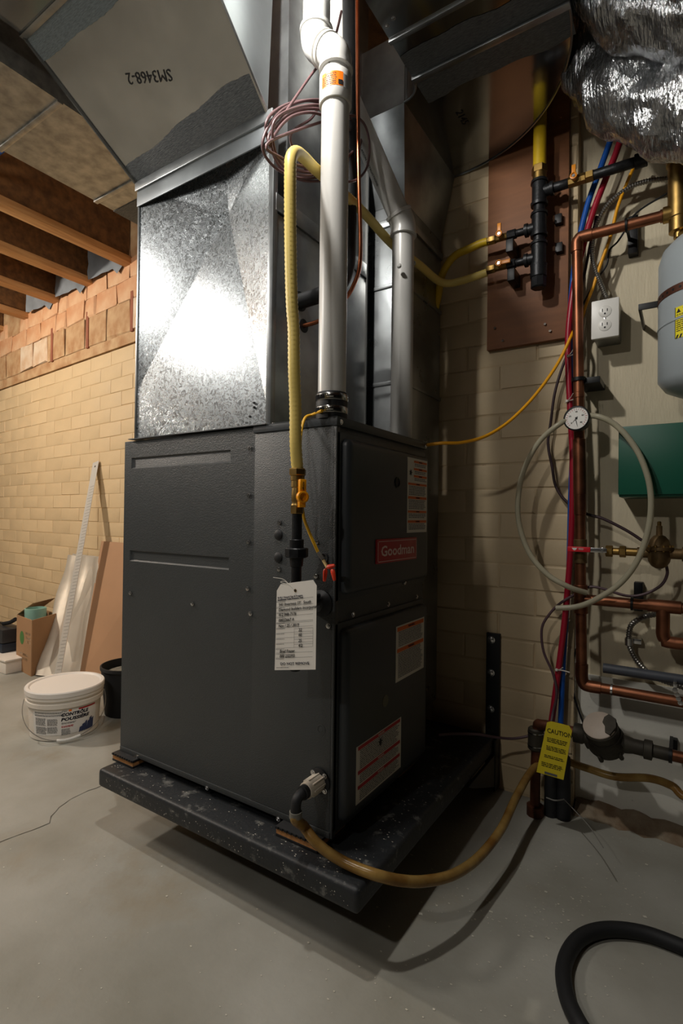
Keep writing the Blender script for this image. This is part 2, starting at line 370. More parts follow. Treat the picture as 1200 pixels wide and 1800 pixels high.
# lower whitewashed band and crumbled footing of the concrete wall
lo = onY(1.727, 1012, 1262); band = struct(box('trim_1', (lo.x, 1.722, .02), (1.6, 1.732, .40), CONCB))
bm = bmesh.new(); n = 60
prev = None
for i in range(n+1):
    x = -.27+i*1.8/n; ring = [V((x, 1.73, .034+random.uniform(-.006, .006))), V((x, 1.712+random.uniform(-.006, .006), .026+random.uniform(-.006, .008))), V((x, 1.688+random.uniform(-.010, .008), .008+random.uniform(-.003, .005))), V((x, 1.660+random.uniform(-.014, .010), -.002))]
    cur = [bm.verts.new(p) for p in ring]
    if prev:
        for k in range(3): bm.faces.new((prev[k], prev[k+1], cur[k+1], cur[k]))
    prev = cur
struct(fin('baseboard_right', bm, RUBBLE, angle=70))
# ceiling: subfloor, engineered joists, grey membrane at the joist ends
struct(box('ceiling', (-6, -3, 2.52), (2.5, 2.2, 2.56), OSB))
JB = 2.22
jx = [-2.516, -2.936, -3.369, -3.83, -4.27]
labs = {-2.516: 'wood I-joist with OSB web nearest the tan duct trunk', -2.936: 'second wood I-joist from the tan duct trunk', -3.369: 'third wood I-joist from the tan duct trunk', -3.83: 'fourth wood I-joist from the tan duct trunk', -4.27: 'fifth wood I-joist from the tan duct trunk'}
for x in jx:
    ye = 1.665+.08*(-1.45-x)-.015 if x < -1.5 else 1.68
    t = thing('floor_joist', labs[x], 'joist', (x, ye, JB), 'joists under the floor above')
    box('bottom_flange', (x-.07, -2.6, JB), (x, ye, JB+.036), WOOD, t, .002)
    box('top_flange', (x-.07, -2.6, 2.484), (x, ye, 2.52), WOOD, t, .002)
    box('web', (x-.041, -2.6, JB+.036), (x-.030, ye, 2.484), OSB, t)
MEMB = mat('grey membrane', (118, 122, 126), .7, 0, var=.15, vscale=10)
for i, x in enumerate((-2.516, -2.936, -3.369)):
    y = 1.665+.08*(-1.45-x)-.03
    bm = bmesh.new(); nx = 7; nz = 6; g = []
    for a in range(nx+1):
        g.append([bm.verts.new((x-.07-.34*a/nx, y+random.uniform(-.012, .0)+.01, JB+.28-(.265+(.04 if a == 1 else .0)+random.uniform(0, .012))*b/nz)) for b in range(nz+1)])
    for a in range(nx):
        for b in range(nz): bm.faces.new((g[a][b], g[a+1][b], g[a+1][b+1], g[a][b+1]))
    o = fin('membrane_sheet', bm, MEMB, angle=60); tag(o, ['grey membrane closing the bay beside the first bare joist', 'grey membrane closing the bay beside the second bare joist', 'grey membrane closing the bay beside the third bare joist'][i], 'membrane', 'membranes in the joist bays')
tag(tube('pex_pipe', [(-1.9, 1.02, 2.33), (-2.4, 1.0, 2.34), (-3.2, 1.02, 2.32), (-4.6, 1.05, 2.33)], .013, BLUE, k=4), 'blue water pipe running through the joist webs', 'pipe')
tag(tube('pex_pipe', [(-1.9, .92, 2.38), (-2.4, .9, 2.38), (-3.2, .9, 2.37), (-4.6, .9, 2.37)], .013, RED, k=4), 'red water pipe running through the joist webs', 'pipe')
# ================================================================ furnace
FX, FY, FT = -.6085, .9034, 1.0718
FB = FT-.876; BX = FX-.724; FY2 = FY+.4445
fu = thing('furnace', 'charcoal gas furnace cabinet standing on the black platform', 'furnace', (FX-.36, FY+.22, FB))
box('cabinet', (BX, FY+.004, FB), (FX-.003, FY2, FT-.002), FURN, fu, .003)
def side(x, y): return onY(FY, x, y)
def panel_rec(name, x0, x1, z0, z1, y, recs, depth, m, parent, thick=.004):
    """sheet facing -Y with pressed-in grooves"""
    xs = sorted({x0, x1, *[r[0] for r in recs], *[r[1] for r in recs]}); zs = sorted({z0, z1, *[r[2] for r in recs], *[r[3] for r in recs]})
    bm = bmesh.new(); vt = {}
    def v(x, yy, z):
        k = (round(x, 5), round(yy, 5), round(z, 5))
        if k not in vt: vt[k] = bm.verts.new((x, yy, z))
        return vt[k]
    for a, b in zip(xs, xs[1:]):
        for c, d in zip(zs, zs[1:]):
            if any(r[0] <= a+1e-6 and b-1e-6 <= r[1] and r[2] <= c+1e-6 and d-1e-6 <= r[3] for r in recs): continue
            bm.faces.new((v(a, y, c), v(b, y, c), v(b, y, d), v(a, y, d)))
    for r in recs:
        e = depth*.9; o = [(r[0], r[2]), (r[1], r[2]), (r[1], r[3]), (r[0], r[3])]; i = [(r[0]+e, r[2]+e), (r[1]-e, r[2]+e), (r[1]-e, r[3]-e), (r[0]+e, r[3]-e)]
        for k in range(4): bm.faces.new((v(o[k][0], y, o[k][1]), v(o[(k+1) % 4][0], y, o[(k+1) % 4][1]), v(i[(k+1) % 4][0], y+depth, i[(k+1) % 4][1]), v(i[k][0], y+depth, i[k][1])))
        bm.faces.new([v(p[0], y+depth, p[1]) for p in i])
    for a, b, c, d in ((x0, z0, x1, z0), (x1, z0, x1, z1), (x1, z1, x0, z1), (x0, z1, x0, z0)):
        bm.faces.new((v(a, y, b), v(c, y, d), v(c, y+thick+.003, d), v(a, y+thick+.003, b)))
    return fin(name, bm, m, parent, angle=30)
g1a, g1b = side(231, 805), side(405, 812); g2a, g2b = side(228, 967), side(402, 1002)
seam = side(447, 900).x
panel_rec('side_panel', BX, FX-.003, FB+.012, FT-.004, FY, [(g1a.x, g1b.x, side(405, 813).z, side(405, 790.5).z), (g2a.x, g2b.x, side(401, 1002).z, side(402, 980).z)], .006, FURN, fu)
lowz = side(447, 1078).z
box('side_lap', (seam, FY-.0012, FB+.014), (FX-.0035, FY+.001, FT-.017), FURN, fu, .0008)
box('bottom_lip', (BX+.002, FY-.003, FB), (FX-.004, FY+.002, FB+.013), FURN, fu, .001)
capx = side(447, 755).x
bm = bmesh.new(); B(bm, (capx, FY-.004, FT-.017), (FX-.001, FY+.0005, FT+.001), .0012); B(bm, (FX-.006, FY-.004, FT-.018), (FX+.004, FY2+.003, FT+.001), .0012); B(bm, (capx, FY-.004, FT-.0015), (FX+.004, FY2+.003, FT+.001), 0)
fin('top_cap', bm, DOOR, fu)
# front doors: raised pressed panels
def front(x, y, r=0): return onX(FX+r, x, y)
u0 = front(611, 770, .012); u1 = front(608, 1046, .012)
l0 = front(609, 1105, .012)
def door(name, y0, y1, z0, z1):
    bm = bmesh.new(); B(bm, (FX-.004, FY+.002, z0-.012), (FX+.0015, FY2-.002, z1+.012), .001); B(bm, (FX-.02, y0, z0), (FX+.020, y1, z1), .017, seg=4); return fin(name, bm, DOOR, fu, angle=50)
du = door('upper_door', FY+.02, FY2-.012, u1.z, u0.z); dl = door('lower_door', FY+.02, FY2-.012, FB+.025, l0.z)
box('front_corner_post', (FX-.006, FY-.0012, FB), (FX+.0015, FY+.012, FT-.018), FURN, fu, .001)
for q in [(439.5, 787.5), (438, 870), (437, 952), (436, 1034), (441, 1078), (230, 1042), (339, 1061), (492, 918), (491, 1000), (557.5, 952), (556, 1012), (578, 1100), (243, 1329.5), (365, 1384.5), (490, 1439)]:
    p = side(*q); inst('screw', SCR, face_m((p.x, FY-.0022, p.z), (0, -1, 0)), fu)
for q in [(597, 742), (749, 786), (618, 1080), (680, 1062), (730, 1049), (709, 1024)]:
    p = front(*q); inst('screw', SCR, face_m((FX+.0035, max(FY+.006, min(FY2-.006, p.y)), p.z), (1, 0, 0)), fu)
for q in [(457, 741), (549, 727)]:
    p = onZ(FT, *q); inst('screw', SCR, face_m((p.x, FY+.008, FT+.001), (0, 0, 1)), fu)
for q, r in [((490, 940), .0115), ((489.7, 979.7), .0115)]:
    p = side(*q); turned('hole_plug', (p.x, FY-.001, p.z), (0, -1, 0), [(0, r), (.002, r), (.0045, r*.75), (.0055, r*.3), (.0056, 0)], RUB, fu)
p = side(565, 1282); turned('knockout', (p.x, FY-.0005, p.z), (0, -1, 0), [(0, .0105), (.0012, .0105), (.0014, .0092), (.0004, .009), (.0004, .004), (.001, .0035), (.001, 0)], FURN, fu)
pg = side(570, 981); turned('wire_grommet', (pg.x, FY-.0005, pg.z), (0, -1, 0), [(0, .0115), (.004, .0115), (.0045, .010), (.004, .0085), (.0005, .008), (.0005, 0)], RUB, fu)
p = side(566, 1060); pboot = p; turned('gas_inlet_boot', (p.x, FY-.001, p.z), (0, -1, 0), [(0, .028), (.004, .028), (.010, .022), (.020, .018), (.022, .0165)], RUB, fu)
p = front(698, 848, .02); turned('sight_port', (FX+.019, p.y, p.z), (1, 0, 0), [(0, .013), (.003, .013), (.0035, .010), (.0015, .009), (.0015, 0)], BLK, fu)
p = front(677, 1232, .02); turned('door_knockout', (FX+.0195, p.y, p.z), (1, 0, 0), [(0, .014), (.0012, .014), (.0014, 0)], mat('scuffed knockout', (96, 92, 76), .5), fu)
# badge and warning labels on the doors
YD, ZD = V((0, 1, 0)), V((0, 0, 1)); DX = FX+.0202
def rect_on_door(tl, br): 
    a = onX(DX, *tl); b = onX(DX, *br); return a.y, b.y, b.z, a.z
y0, y1, z0, z1 = rect_on_door((660, 948), (730, 981)); z0 = onX(DX, 695, 987).z; z1 = onX(DX, 695, 946).z
bd = box('brand_badge', (DX-.003, y0, z0), (DX+.004, y1, z1), BADGE, fu, .003)
c = V((DX+.0042, (y0+y1)/2, (z0+z1)/2)); hw, hh = (y1-y0)/2, (z1-z0)/2
bm = bmesh.new()
for a in [(-hw+.006, hw-.006, hh-.0062, hh-.005), (-hw+.006, hw-.006, -hh+.004, -hh+.0055), (-hw+.004, -hw+.0055, -hh+.006, hh-.007), (hw-.0055, hw-.004, -hh+.006, hh-.007)]: QD(bm, c, YD, ZD, *a, V((1, 0, 0)), .0002)
fin('badge_border', bm, BADGEW, bd, smooth=False)
text('badge_lettering', 'Goodman', .034, c+ZD*-.001, YD, ZD, BADGEW, bd, width=(y1-y0)*.82, bold=.0006)
def warn(tl, br, bars, col, icon):
    y0, y1, z0, z1 = rect_on_door(tl, br); o = box('warning_label', (DX-.001, y0, z0), (DX+.0006, y1, z1), LABELW, fu)
    w, h = y1-y0, z1-z0; oo = V((DX+.0006, y0, z0)); bm = bmesh.new()
    for (a, b, x0) in bars: QD(bm, oo, YD, ZD, w*x0, w*.97, h*a, h*b, V((1, 0, 0)))
    fin('print_bars', bm, col, o, smooth=False)
    ed = sorted(bars, key=lambda t: -t[0])
    for i, (a, b, x0) in enumerate(ed):
        nxt = ed[i+1][1] if i+1 < len(ed) else .02
        text('bar_lettering', 'WARNING', h*(b-a)*.75, oo+YD*w*(.5+x0*.45)+ZD*h*(a+b)/2, YD, ZD, INK if col is PRTO else LABELW, o, lift=.0007)
        fine_print('small_print', oo, YD, ZD, w*(x0+.04), w*.95, h*(nxt+.015), h*(a-.012), INKG, o, lh=.0042 if h > .09 else .0036)
    if icon:
        cx, cz, s = w*icon[0], h*icon[1], icon[2]; bm = bmesh.new()
        for k in range(7):
            a = k*.9; bm.faces.new([bm.verts.new(oo+YD*(cx+math.cos(a+j)*s*rr)+ZD*(cz+math.sin(a+j)*s*rr)+V((.0005, 0, 0))) for j, rr in ((0, 1), (.35, .5), (.1, .25))])
        bm.faces.new([bm.verts.new(oo+YD*(cx+math.cos(j)*s*.45)+ZD*(cz+math.sin(j)*s*.6)+V((.0006, 0, 0))) for j in (0, 1, 2, 3, 4, 5)])
        fin('hazard_icon', bm, INK, o, smooth=False)
    return o
warn((716, 803), (749, 935), [(.94, .97, .3), (.84, .87, .3), (.745, .775, .3), (.635, .665, .03), (.45, .485, .03), (.265, .295, .03), (.13, .165, .03)], PRTO, (.15, .8, .012))
warn((696, 1102), (744, 1173), [(.90, .975, .03), (.52, .59, .03)], PRTO, None)
warn((626, 1314), (703.5, 1348), [(.92, .985, .03), (.50, .565, .03), (.24, .305, .03)], PRTR, (.5, .80, .014))
# ---------------- platform, pads and wall brackets
PT = FB-.022; PBm = PT-.048
pl = thing('furnace_platform', 'dusty black slab platform carrying the furnace off the floor', 'platform', (-.92, 1.25, PBm))
box('slab', (-1.325, .832, PBm), (-.500, 1.672, PT), PLAT, pl, .011, seg=3)
bm = bmesh.new()
for i in range(300):   # plaster crumbs on the slab top and edge
    p = V((random.uniform(-1.31, -.51), random.choice([random.uniform(.845, .9), random.uniform(.845, 1.6)]), PT+.0006))
    if p.y > FY and p.x < FX: p.x = random.uniform(FX+.02, -.515)
    r = random.choice([.0006, .0008, .0012, .0024]); a0 = random.random()*6
    bm.faces.new([bm.verts.new(p+V((math.cos(a0+k*1.57)*r, math.sin(a0+k*1.57)*r*.6, 0))) for k in range(4)])
for i in range(110):
    p = V((random.uniform(-1.31, -.51), .8316, random.uniform(PBm+.012, PT-.012))); r = random.choice([.0007, .001, .0016]); a0 = random.random()*6
    bm.faces.new([bm.verts.new(p+V((math.cos(a0+k*1.57)*r, 0, math.sin(a0+k*1.57)*r))) for k in range(4)])
o = fin('plaster_crumbs', bm, mat('plaster crumb', (176, 172, 162), .8), pl); o['kind'] = 'stuff'
def pad(x0, x1, y0, y1, lab):
    t = thing('vibration_pad', lab, 'pad', ((x0+x1)/2, (y0+y1)/2, PT), 'anti-vibration pads under the furnace')
    h = FB-PT+.001; zs = [0, h*.25, h*.72, h]
    box('rubber_layer', (x0, y0, PT), (x1, y1, PT+zs[1]), RUB, t, .001); box('cork_layer', (x0+.001, y0+.001, PT+zs[1]), (x1-.001, y1-.001, PT+zs[2]), CORK, t)
    top = box('rubber_layer', (x0, y0, PT+zs[2]), (x1, y1, FB), RUB, t, .001)
    bm = bmesh.new()
    for k in range(9): B(bm, (x0+(x1-x0)*k/9, y0-.0018, PT+zs[2]+.0005), (x0+(x1-x0)*(k+.6)/9, y0+.001, FB-.0005))
    fin('ribs', bm, RUB, top)
pad(-1.337, -1.245, .882, .99, 'cork and rubber pad under the furnace corner nearest the pail')
pad(-.735, -.625, .875, .985, 'cork and rubber pad under the furnace corner by the drain hose')
pad(-.735, -.625, 1.24, 1.34, 'cork and rubber pad under the furnace corner nearest the wall bracket')
pad(-1.337, -1.245, 1.24, 1.34, 'cork and rubber pad under the rear furnace corner toward the brick wall')
def bracket(x, lab):
    t = thing('wall_bracket', lab, 'bracket', (x, 1.68, .02), 'steel brackets bolting the platform to the wall')
    top = onY(1.675, 866, 1113).z
    bm = bmesh.new(); B(bm, (x-.022, 1.672, .012), (x+.022, 1.684, top), .0015); B(bm, (x+.016, 1.636, .012), (x+.022, 1.676, PT-.004), .0015); fin('angle_iron', bm, BLK, t)
    bm = bmesh.new(); f = bm.faces.new([bm.verts.new(p) for p in [(x+.012, 1.672, .012), (x+.012, 1.672, PBm), (x+.012, 1.40, PBm), (x+.012, 1.44, PBm-.02)]]); r = bmesh.ops.extrude_face_region(bm, geom=[f]); bmesh.ops.translate(bm, verts=[v for v in r['geom'] if isinstance(v, bmesh.types.BMVert)], vec=(.008, 0, 0)); fin('gusset', bm, BLK, t)
    for q in (1125, 1183, 1247):
        z = onY(1.67, 862, q).z; turned('bolt', (x-.006, 1.673, z), (0, -1, 0), [(0, .0125), (.0015, .0125), (.002, .0085), (.008, .008), (.009, .004), (.009, 0)], CHROME, t, seg=12)
bracket(onY(1.675, 866, 1200).x, 'black bolted angle iron holding the platform to the brick wall')
# ================================================================ supply plenum, transition, trunks
PX0, PX1, PY, PYb, PZ = -1.30, -.80, .915, 1.335, 1.795
sp = thing('supply_plenum', 'bright galvanized sheet metal plenum standing on the furnace', 'duct', ((PX0+PX1)/2, 1.12, FT))
ap = onY(PY, 379, 359); lf = onY(PY, 238, 690)
bm = bmesh.new()
TL, TR, BR, BL = [bm.verts.new(p) for p in ((PX0, PY, PZ-.012), (PX1, PY, PZ-.012), (PX1, PY, FT+.001), (PX0, PY, FT+.001))]
A_ = bm.verts.new((ap.x, PY+.045, ap.z)); Lv = bm.verts.new((PX0, PY, lf.z)); Tm = bm.verts.new((ap.x, PY+.030, PZ-.012))
for f in ((TL, Tm, A_), (Tm, TR, A_), (TR, BR, A_), (BR, BL, Lv, A_), (Lv, TL, A_)): bm.faces.new(f)
fin('creased_side_sheet', bm, GALV, sp, angle=.2)
bm = bmesh.new(); B(bm, (PX0, PY+.05, FT+.001), (PX1-.002, PYb, 2.4)); fin('casing', bm, GALVD, sp)
bm = bmesh.new(); B(bm, (PX0-.003, PY-.003, FT), (PX0+.004, PY+.02, PZ), .001); B(bm, (PX1-.012, PY-.004, FT), (PX1+.003, PY+.012, PZ), .001); B(bm, (PX0-.006, PY-.02, FT), (PX1+.002, PY+.004, FT+.0022)); fin('corner_seams', bm, GALVD, sp)
# face towards the service side: coil cabinet door with line-set holes
bm = bmesh.new(); B(bm, (PX1-.003, PY+.006, FT+.002), (PX1+.001, PYb, onX(PX1, 520, 400).z), .0008); fin('coil_access_panel', bm, GALVD, sp)
bm = bmesh.new(); zc = onX(PX1, 520, 400).z; B(bm, (PX1-.003, PY+.006, zc+.004), (PX1+.004, PYb, zc+.045), .002); fin('cross_flange', bm, GALVD, sp)
box('edge_flange', (PX1-.004, PYb-.004, FT+.002), (PX1+.006, PYb+.001, 2.02), GALV2, sp)
h1 = onX(PX1, 527, 530); h2 = onX(PX1, 533, 573)
turned('line_hole', h1, (1, 0, 0), [(0, .024), (.0022, .024), (.0024, .02), (.0022, 0)], BLK, sp); turned('line_hole', h2, (1, 0, 0), [(0, .017), (.0022, .017), (.0024, .012), (.0022, 0)], BLK, sp)
for q in [(446, 708), (446, 716), (439, 732), (241, 752)]:
    p = onY(PY, *q); turned('rivet', (p.x, PY+.002, p.z), (0, -1, 0), [(0, .003), (.0035, .0028), (.004, 0)], BLK, sp, seg=8)
# transition that leans out over the aisle and joins the overhead trunk
td = thing('transition_duct', 'smooth grey galvanized transition leaning out above the plenum', 'duct', (-1.05, .8, 1.8))
a = [V((-1.305, .908, 1.800)), V((-.815, .908, 1.800)), V((-.782, .615, 2.005)), V((-1.330, .615, 2.005))]
pn = (a[1]-a[0]).cross(a[3]-a[0]).normalized()
if pn.z > 0: pn = -pn
def onpan(x, y, l=0): return onp(pn, a[0], x, y)+pn*l
bm = bmesh.new()
f = bm.faces.new([bm.verts.new(p) for p in a]); fin('sloped_panel', bm, GALV2, td)
bm = bmesh.new()
top = [V((-1.305, .93, 2.3)), V((-.815, .93, 2.3)), V((-.782, .615, 2.3)), V((-1.33, .615, 2.3))]
bm.faces.new([bm.verts.new(p) for p in (a[1], a[2], top[2], top[1])]); fin('cheek', bm, mat('galvanized silver', (158, 166, 170), .3, .8, var=.12, vscale=7), td)
bm = bmesh.new(); bm.faces.new([bm.verts.new(p) for p in (a[0], a[3], top[3], top[0])]); fin('cheek', bm, GALV2, td)
for s in (0, 1):
    p, q = (a[0], a[3]) if s == 0 else (a[1], a[2]); bm = bmesh.new(); TU(bm, [p+pn*.002, q+pn*.002], .0045, 6); fin('drive_cleat', bm, GALV2, td)
bm = bmesh.new(); B(bm, (PX0-.006, PY-.012, PZ-.020), (PX1+.004, PY+.004, PZ+.006), .003); fin('collar', bm, GALVD, td)
box('collar_skirt', (PX0-.003, PY-.006, PZ-.062), (PX1+.003, PY-.002, PZ-.01), mat('sealed flange', (138, 144, 148), .4, .7, var=.15, vscale=12), td, .001)
def smear(name, pts, w0, w1, n, parent, m, seed):
    random.seed(seed); bm = bmesh.new(); prev = None
    for i in range(n+1):
        t = i/n; p = pts[0].lerp(pts[1], t); q = pts[2].lerp(pts[3], t)
        e = w1+(math.sin(t*7+seed)+math.sin(t*17)*.6)*.05+random.uniform(-.012, .012)
        row = [bm.verts.new(p+pn*.0012), bm.verts.new(p.lerp(q, e*.5)+pn*.0022), bm.verts.new(p.lerp(q, e)+pn*.0009)]
        if prev: bm.faces.new((prev[0], row[0], row[1], prev[1])); bm.faces.new((prev[1], row[1], row[2], prev[2]))
        prev = row
    return fin(name, bm, m, parent, angle=80)
smear('mastic_smear', [a[0], a[1], a[0].lerp(a[3], .15), a[1].lerp(a[2], .27)], 0, .85, 60, td, MASTIC, 3)
smear('mastic_smear', [a[3], a[2], a[3].lerp(a[0], .2), a[2].lerp(a[1], .2)], 0, .8, 60, td, mat('pale mastic', (120, 130, 134), .5, 0, var=.25, vscale=30, stretch=(3, 22, 22)), 5)
random.seed(11)
o1 = onpan(262, 134); xd = onpan(222, 138)-onpan(300, 131); yd = onpan(262, 150)-onpan(262, 120)
text('marker_writing', 'SM3468-2', .033, o1, xd, yd, INK, td, width=xd.length, shear=.1, lift=.001)
ot = thing('overhead_trunk', 'dark underside of the supply trunk running overhead from the transition', 'duct', (-1.05, 0, 2.0))
bm = bmesh.new(); B(bm, (-1.33, -1.6, 2.005), (-.79, .62, 2.2)); fin('casing', bm, CHEEK, ot)
bm = bmesh.new(); B(bm, (-1.335, .606, 1.999), (-.783, .622, 2.012), .002); fin('joint_cleat', bm, GALVD, ot)
for yy in (.45, .1, -.5): box('standing_seam', (-1.335, yy, 1.995), (-.785, yy+.012, 2.006), GALVD, ot, .001)
tt = thing('tan_trunk', 'mottled tan-grey duct trunk running beside the transition above the joist bays', 'duct', (-1.55, .5, 1.95))
bm = bmesh.new(); B(bm, (-1.72, -1.6, 1.95), (-1.385, 1.34, 2.16)); fin('casing', bm, GALVT, tt)
for q in [(50, 222), (185, 345)]:
    p = onZ(1.95, *q); box('slip_seam', (-1.724, p.y-.008, 1.944), (-1.383, p.y+.008, 1.951), GALVT, tt, .002)
bm = bmesh.new(); p = onZ(1.95, 225, 360); B(bm, (-1.722, p.y-.005, 1.9478), (-1.384, 1.345, 1.952)); B(bm, (-1.39, 1.0, 1.9478), (-1.30, 1.33, 2.16)); fin('mastic_end', bm, MASTIC, tt)
# ---------------- return duct: overhead run, horizontal elbow, drop behind the furnace
rd = thing('return_duct', 'dark galvanized return duct with a radius elbow and a drop behind the furnace', 'duct', (-.9, 1.52, .3))
ZC = 2.022; CX, CY, RO, RI = -.662, 1.245, .437, .055
bm = bmesh.new(); n = 24
def arc(R, k): t = math.pi/2*k/n; return V((CX+R*math.cos(t), CY+R*math.sin(t), 0))
rings = []
for k in range(n+1):
    o_, i_ = arc(RO, k), arc(RI, k); rings.append([bm.verts.new((i_.x, i_.y, ZC)), bm.verts.new((o_.x, o_.y, ZC)), bm.verts.new((o_.x, o_.y, ZC+.2)), bm.verts.new((i_.x, i_.y, ZC+.2))])
for p, q in zip(rings, rings[1:]):
    for k in range(4): bm.faces.new((p[k], p[(k+1) % 4], q[(k+1) % 4], q[k]))
fin('radius_elbow', bm, CHEEK, rd, angle=40)
bm = bmesh.new(); TU(bm, [arc(RO, k)+V((0, 0, ZC-.001)) for k in range(n+1)], .003, 6); TU(bm, [arc(RI, k)+V((0, 0, ZC-.001)) for k in range(n+1)], .003, 6); fin('rim_seams', bm, GALVD, rd)
box('overhead_run', (CX+RI, -1.6, ZC), (CX+RO, CY, ZC+.2), CHEEK, rd)
random.seed(4); pn = V((0, 0, -1))
smear('mastic_smear', [V((CX+RI, CY, ZC)), V((CX+RO, CY, ZC)), V((CX+RI, CY+.1, ZC)), V((CX+RO, CY+.1, ZC))], 0, .9, 30, rd, MASTIC, 2)
smear('mastic_smear', [V((CX+RI, CY, ZC)), V((CX+RO, CY, ZC)), V((CX+RI, CY-.1, ZC)), V((CX+RO, CY-.1, ZC))], 0, .8, 30, rd, MASTIC, 6)
box('joint_cleat', (CX+RI-.003, CY-.009, ZC-.009), (CX+RO+.003, CY+.009, ZC+.002), GALVD, rd, .002)
pz = onZ(ZC, 682, 75); box('standing_seam', (CX+RI-.003, pz.y-.006, ZC-.006), (CX+RO, pz.y+.006, ZC+.002), GALVD, rd, .002)
for q in [(665, 54), (691, 32)]:
    p = onZ(ZC, *q); inst('screw', SCR, face_m((max(p.x, CX+RI+.012), p.y, ZC), (0, 0, -1)), rd)
p = onZ(ZC, 810, 208); text('marker_writing', 'ZKJY', .03, onZ(ZC, 812, 207), onZ(ZC, 818, 197)-onZ(ZC, 806, 217), onZ(ZC, 800, 200)-onZ(ZC, 820, 212), INK, rd, lift=.001) if False else text('marker_writing', '2145', .03, onZ(ZC, 812, 207), (0, 1, 0), (1, 0, 0), INK, rd, lift=.001)
box('elbow_boot', (-1.28, CY+RI, ZC-.002), (CX, CY+RO, ZC+.2), GALVD, rd)
TEALG = mat('galvanized drop', (152, 156, 158), .3, .92, var=.25, vscale=6, rvar=.1)
box('drop', (-1.27, 1.385, .25), (-.70, 1.662, 1.80), TEALG, rd, .002)
bm = bmesh.new()
lo4 = [V((-1.27, 1.385, 1.80)), V((-.70, 1.385, 1.80)), V((-.70, 1.662, 1.80)), V((-1.27, 1.662, 1.80))]; hi4 = [V((-1.28, CY+RI, ZC)), V((CX, CY+RI, ZC)), V((CX, CY+RO, ZC)), V((-1.28, CY+RO, ZC))]
l4 = [bm.verts.new(p) for p in lo4]; h4 = [bm.verts.new(p) for p in hi4]
for k in range(4): bm.faces.new((l4[k], l4[(k+1) % 4], h4[(k+1) % 4], h4[k]))
fin('flared_throat', bm, GALVD, rd)
for y in (505, 675):
    z = onY(1.385, 676, y).z; box('drop_seam', (-1.275, 1.381, z-.006), (-.696, 1.666, z+.006), TEALG, rd, .002)
z = onY(1.385, 676, 395).z; box('drop_seam', (-1.275, 1.379, z-.012), (-.694, 1.666, z+.012), GALVD, rd, .003)
random.seed(21)
# ================================================================ gas drop to the furnace
GX = pboot.x; GYv = onX(GX, 520, 1060).y
def gz(y): return onX(GX, 520, y).z
def px_r(w): return w/2/FPX*(V((GX, GYv, 1))-CAM).dot(FW)
gp = thing('gas_drop_pipe', 'black iron gas drop with brass shutoff valve beside the furnace', 'gas pipe', (GX, GYv, gz(1178)))
DN = (0, 0, -1); G = lambda y: V((GX, GYv, gz(y)))
def seg(name, y0, y1, w, m, parent=gp, n=20, ch=.001, w2=None):
    r = px_r(w); r2 = px_r(w2) if w2 else r; L = gz(y0)-gz(y1); return turned(name, G(y0), DN, [(0, r-ch), (ch, r), (L-ch, r2), (L, r2-ch)], m, parent, seg=n)
seg('flare_nut', 823, 836, 31, BRASS, n=6, ch=.002); seg('brass_collar', 836, 845, 25, BRASS, n=16)
vb = turned('valve_body', G(845), DN, [(0, px_r(22)), (gz(845)-gz(856), px_r(23)), (gz(845)-gz(858), px_r(19)), (gz(845)-gz(866), px_r(21)), (gz(845)-gz(880), px_r(21)), (gz(845)-gz(884), px_r(19)), (gz(845)-gz(888), px_r(22))], BRASS, gp)
seg('hex_end', 888, 903, 24, BRASS, n=6)
seg('nipple', 902, 950, 18, IRON); seg('union_collar', 948, 964, 25, IRON, n=16); seg('union_nut', 963, 980, 41, IRON, n=8, ch=.002); seg('union_tail', 980, 996, 25, IRON, w2=22); seg('nipple', 994, 1042, 18, IRON)
bm = bmesh.new(); LA(bm, G(1036), DN, [(0, px_r(26)), (.006, px_r(27)), (.007, px_r(24)), (.04, px_r(24)), (.041, px_r(27)), (.047, px_r(26))]); LA(bm, (GX, GYv, gz(1060)), (0, 1, 0), [(0, px_r(24)), (.026, px_r(24)), (.027, px_r(27)), (.034, px_r(27))]); fin('tee', bm, IRON, gp)
turned('inlet_nipple', (GX, GYv+.02, gz(1060)), (0, 1, 0), [(0, px_r(18)), (FY-GYv-.018, px_r(18))], IRON, gp)
seg('drip_leg', 1078, 1160, 18, IRON); seg('drip_cap', 1156, 1178, 24, IRON, ch=.004)
st = V((.88, -.47, 0)).normalized(); hz = gz(874); hub = V((GX, GYv, hz))+st*.022
hd = turned('valve_handle', V((GX, GYv, hz))+st*.008, st, [(0, .007), (.010, .007), (.012, .0115), (.022, .0115), (.0225, .0085), (.019, .008), (.019, 0)], ORANGE, gp)
sd = V((0, 0, 1)).cross(st).normalized()
bm = bmesh.new(); mt = Matrix((sd, st, V((0, 0, 1)))).transposed().to_4x4(); mt.translation = hub
B(bm, (-.0068, -.004, .006), (.0068, .006, .034), .0015, mt); B(bm, (-.0065, -.006, -.02), (.0065, .004, -.006), .001, mt); fin('lever', bm, ORANGE, hd)
turned('handle_nut', hub+st*-.001, st, [(0, .0055), (.003, .0055), (.0035, .003), (.002, .0025), (.002, 0)], CHROME, hd, seg=6)
text('lever_mark', 'OFF-ON', .005, hub+st*.0062+V((0, 0, .02)), V((0, 0, 1)), -sd, INK, hd)
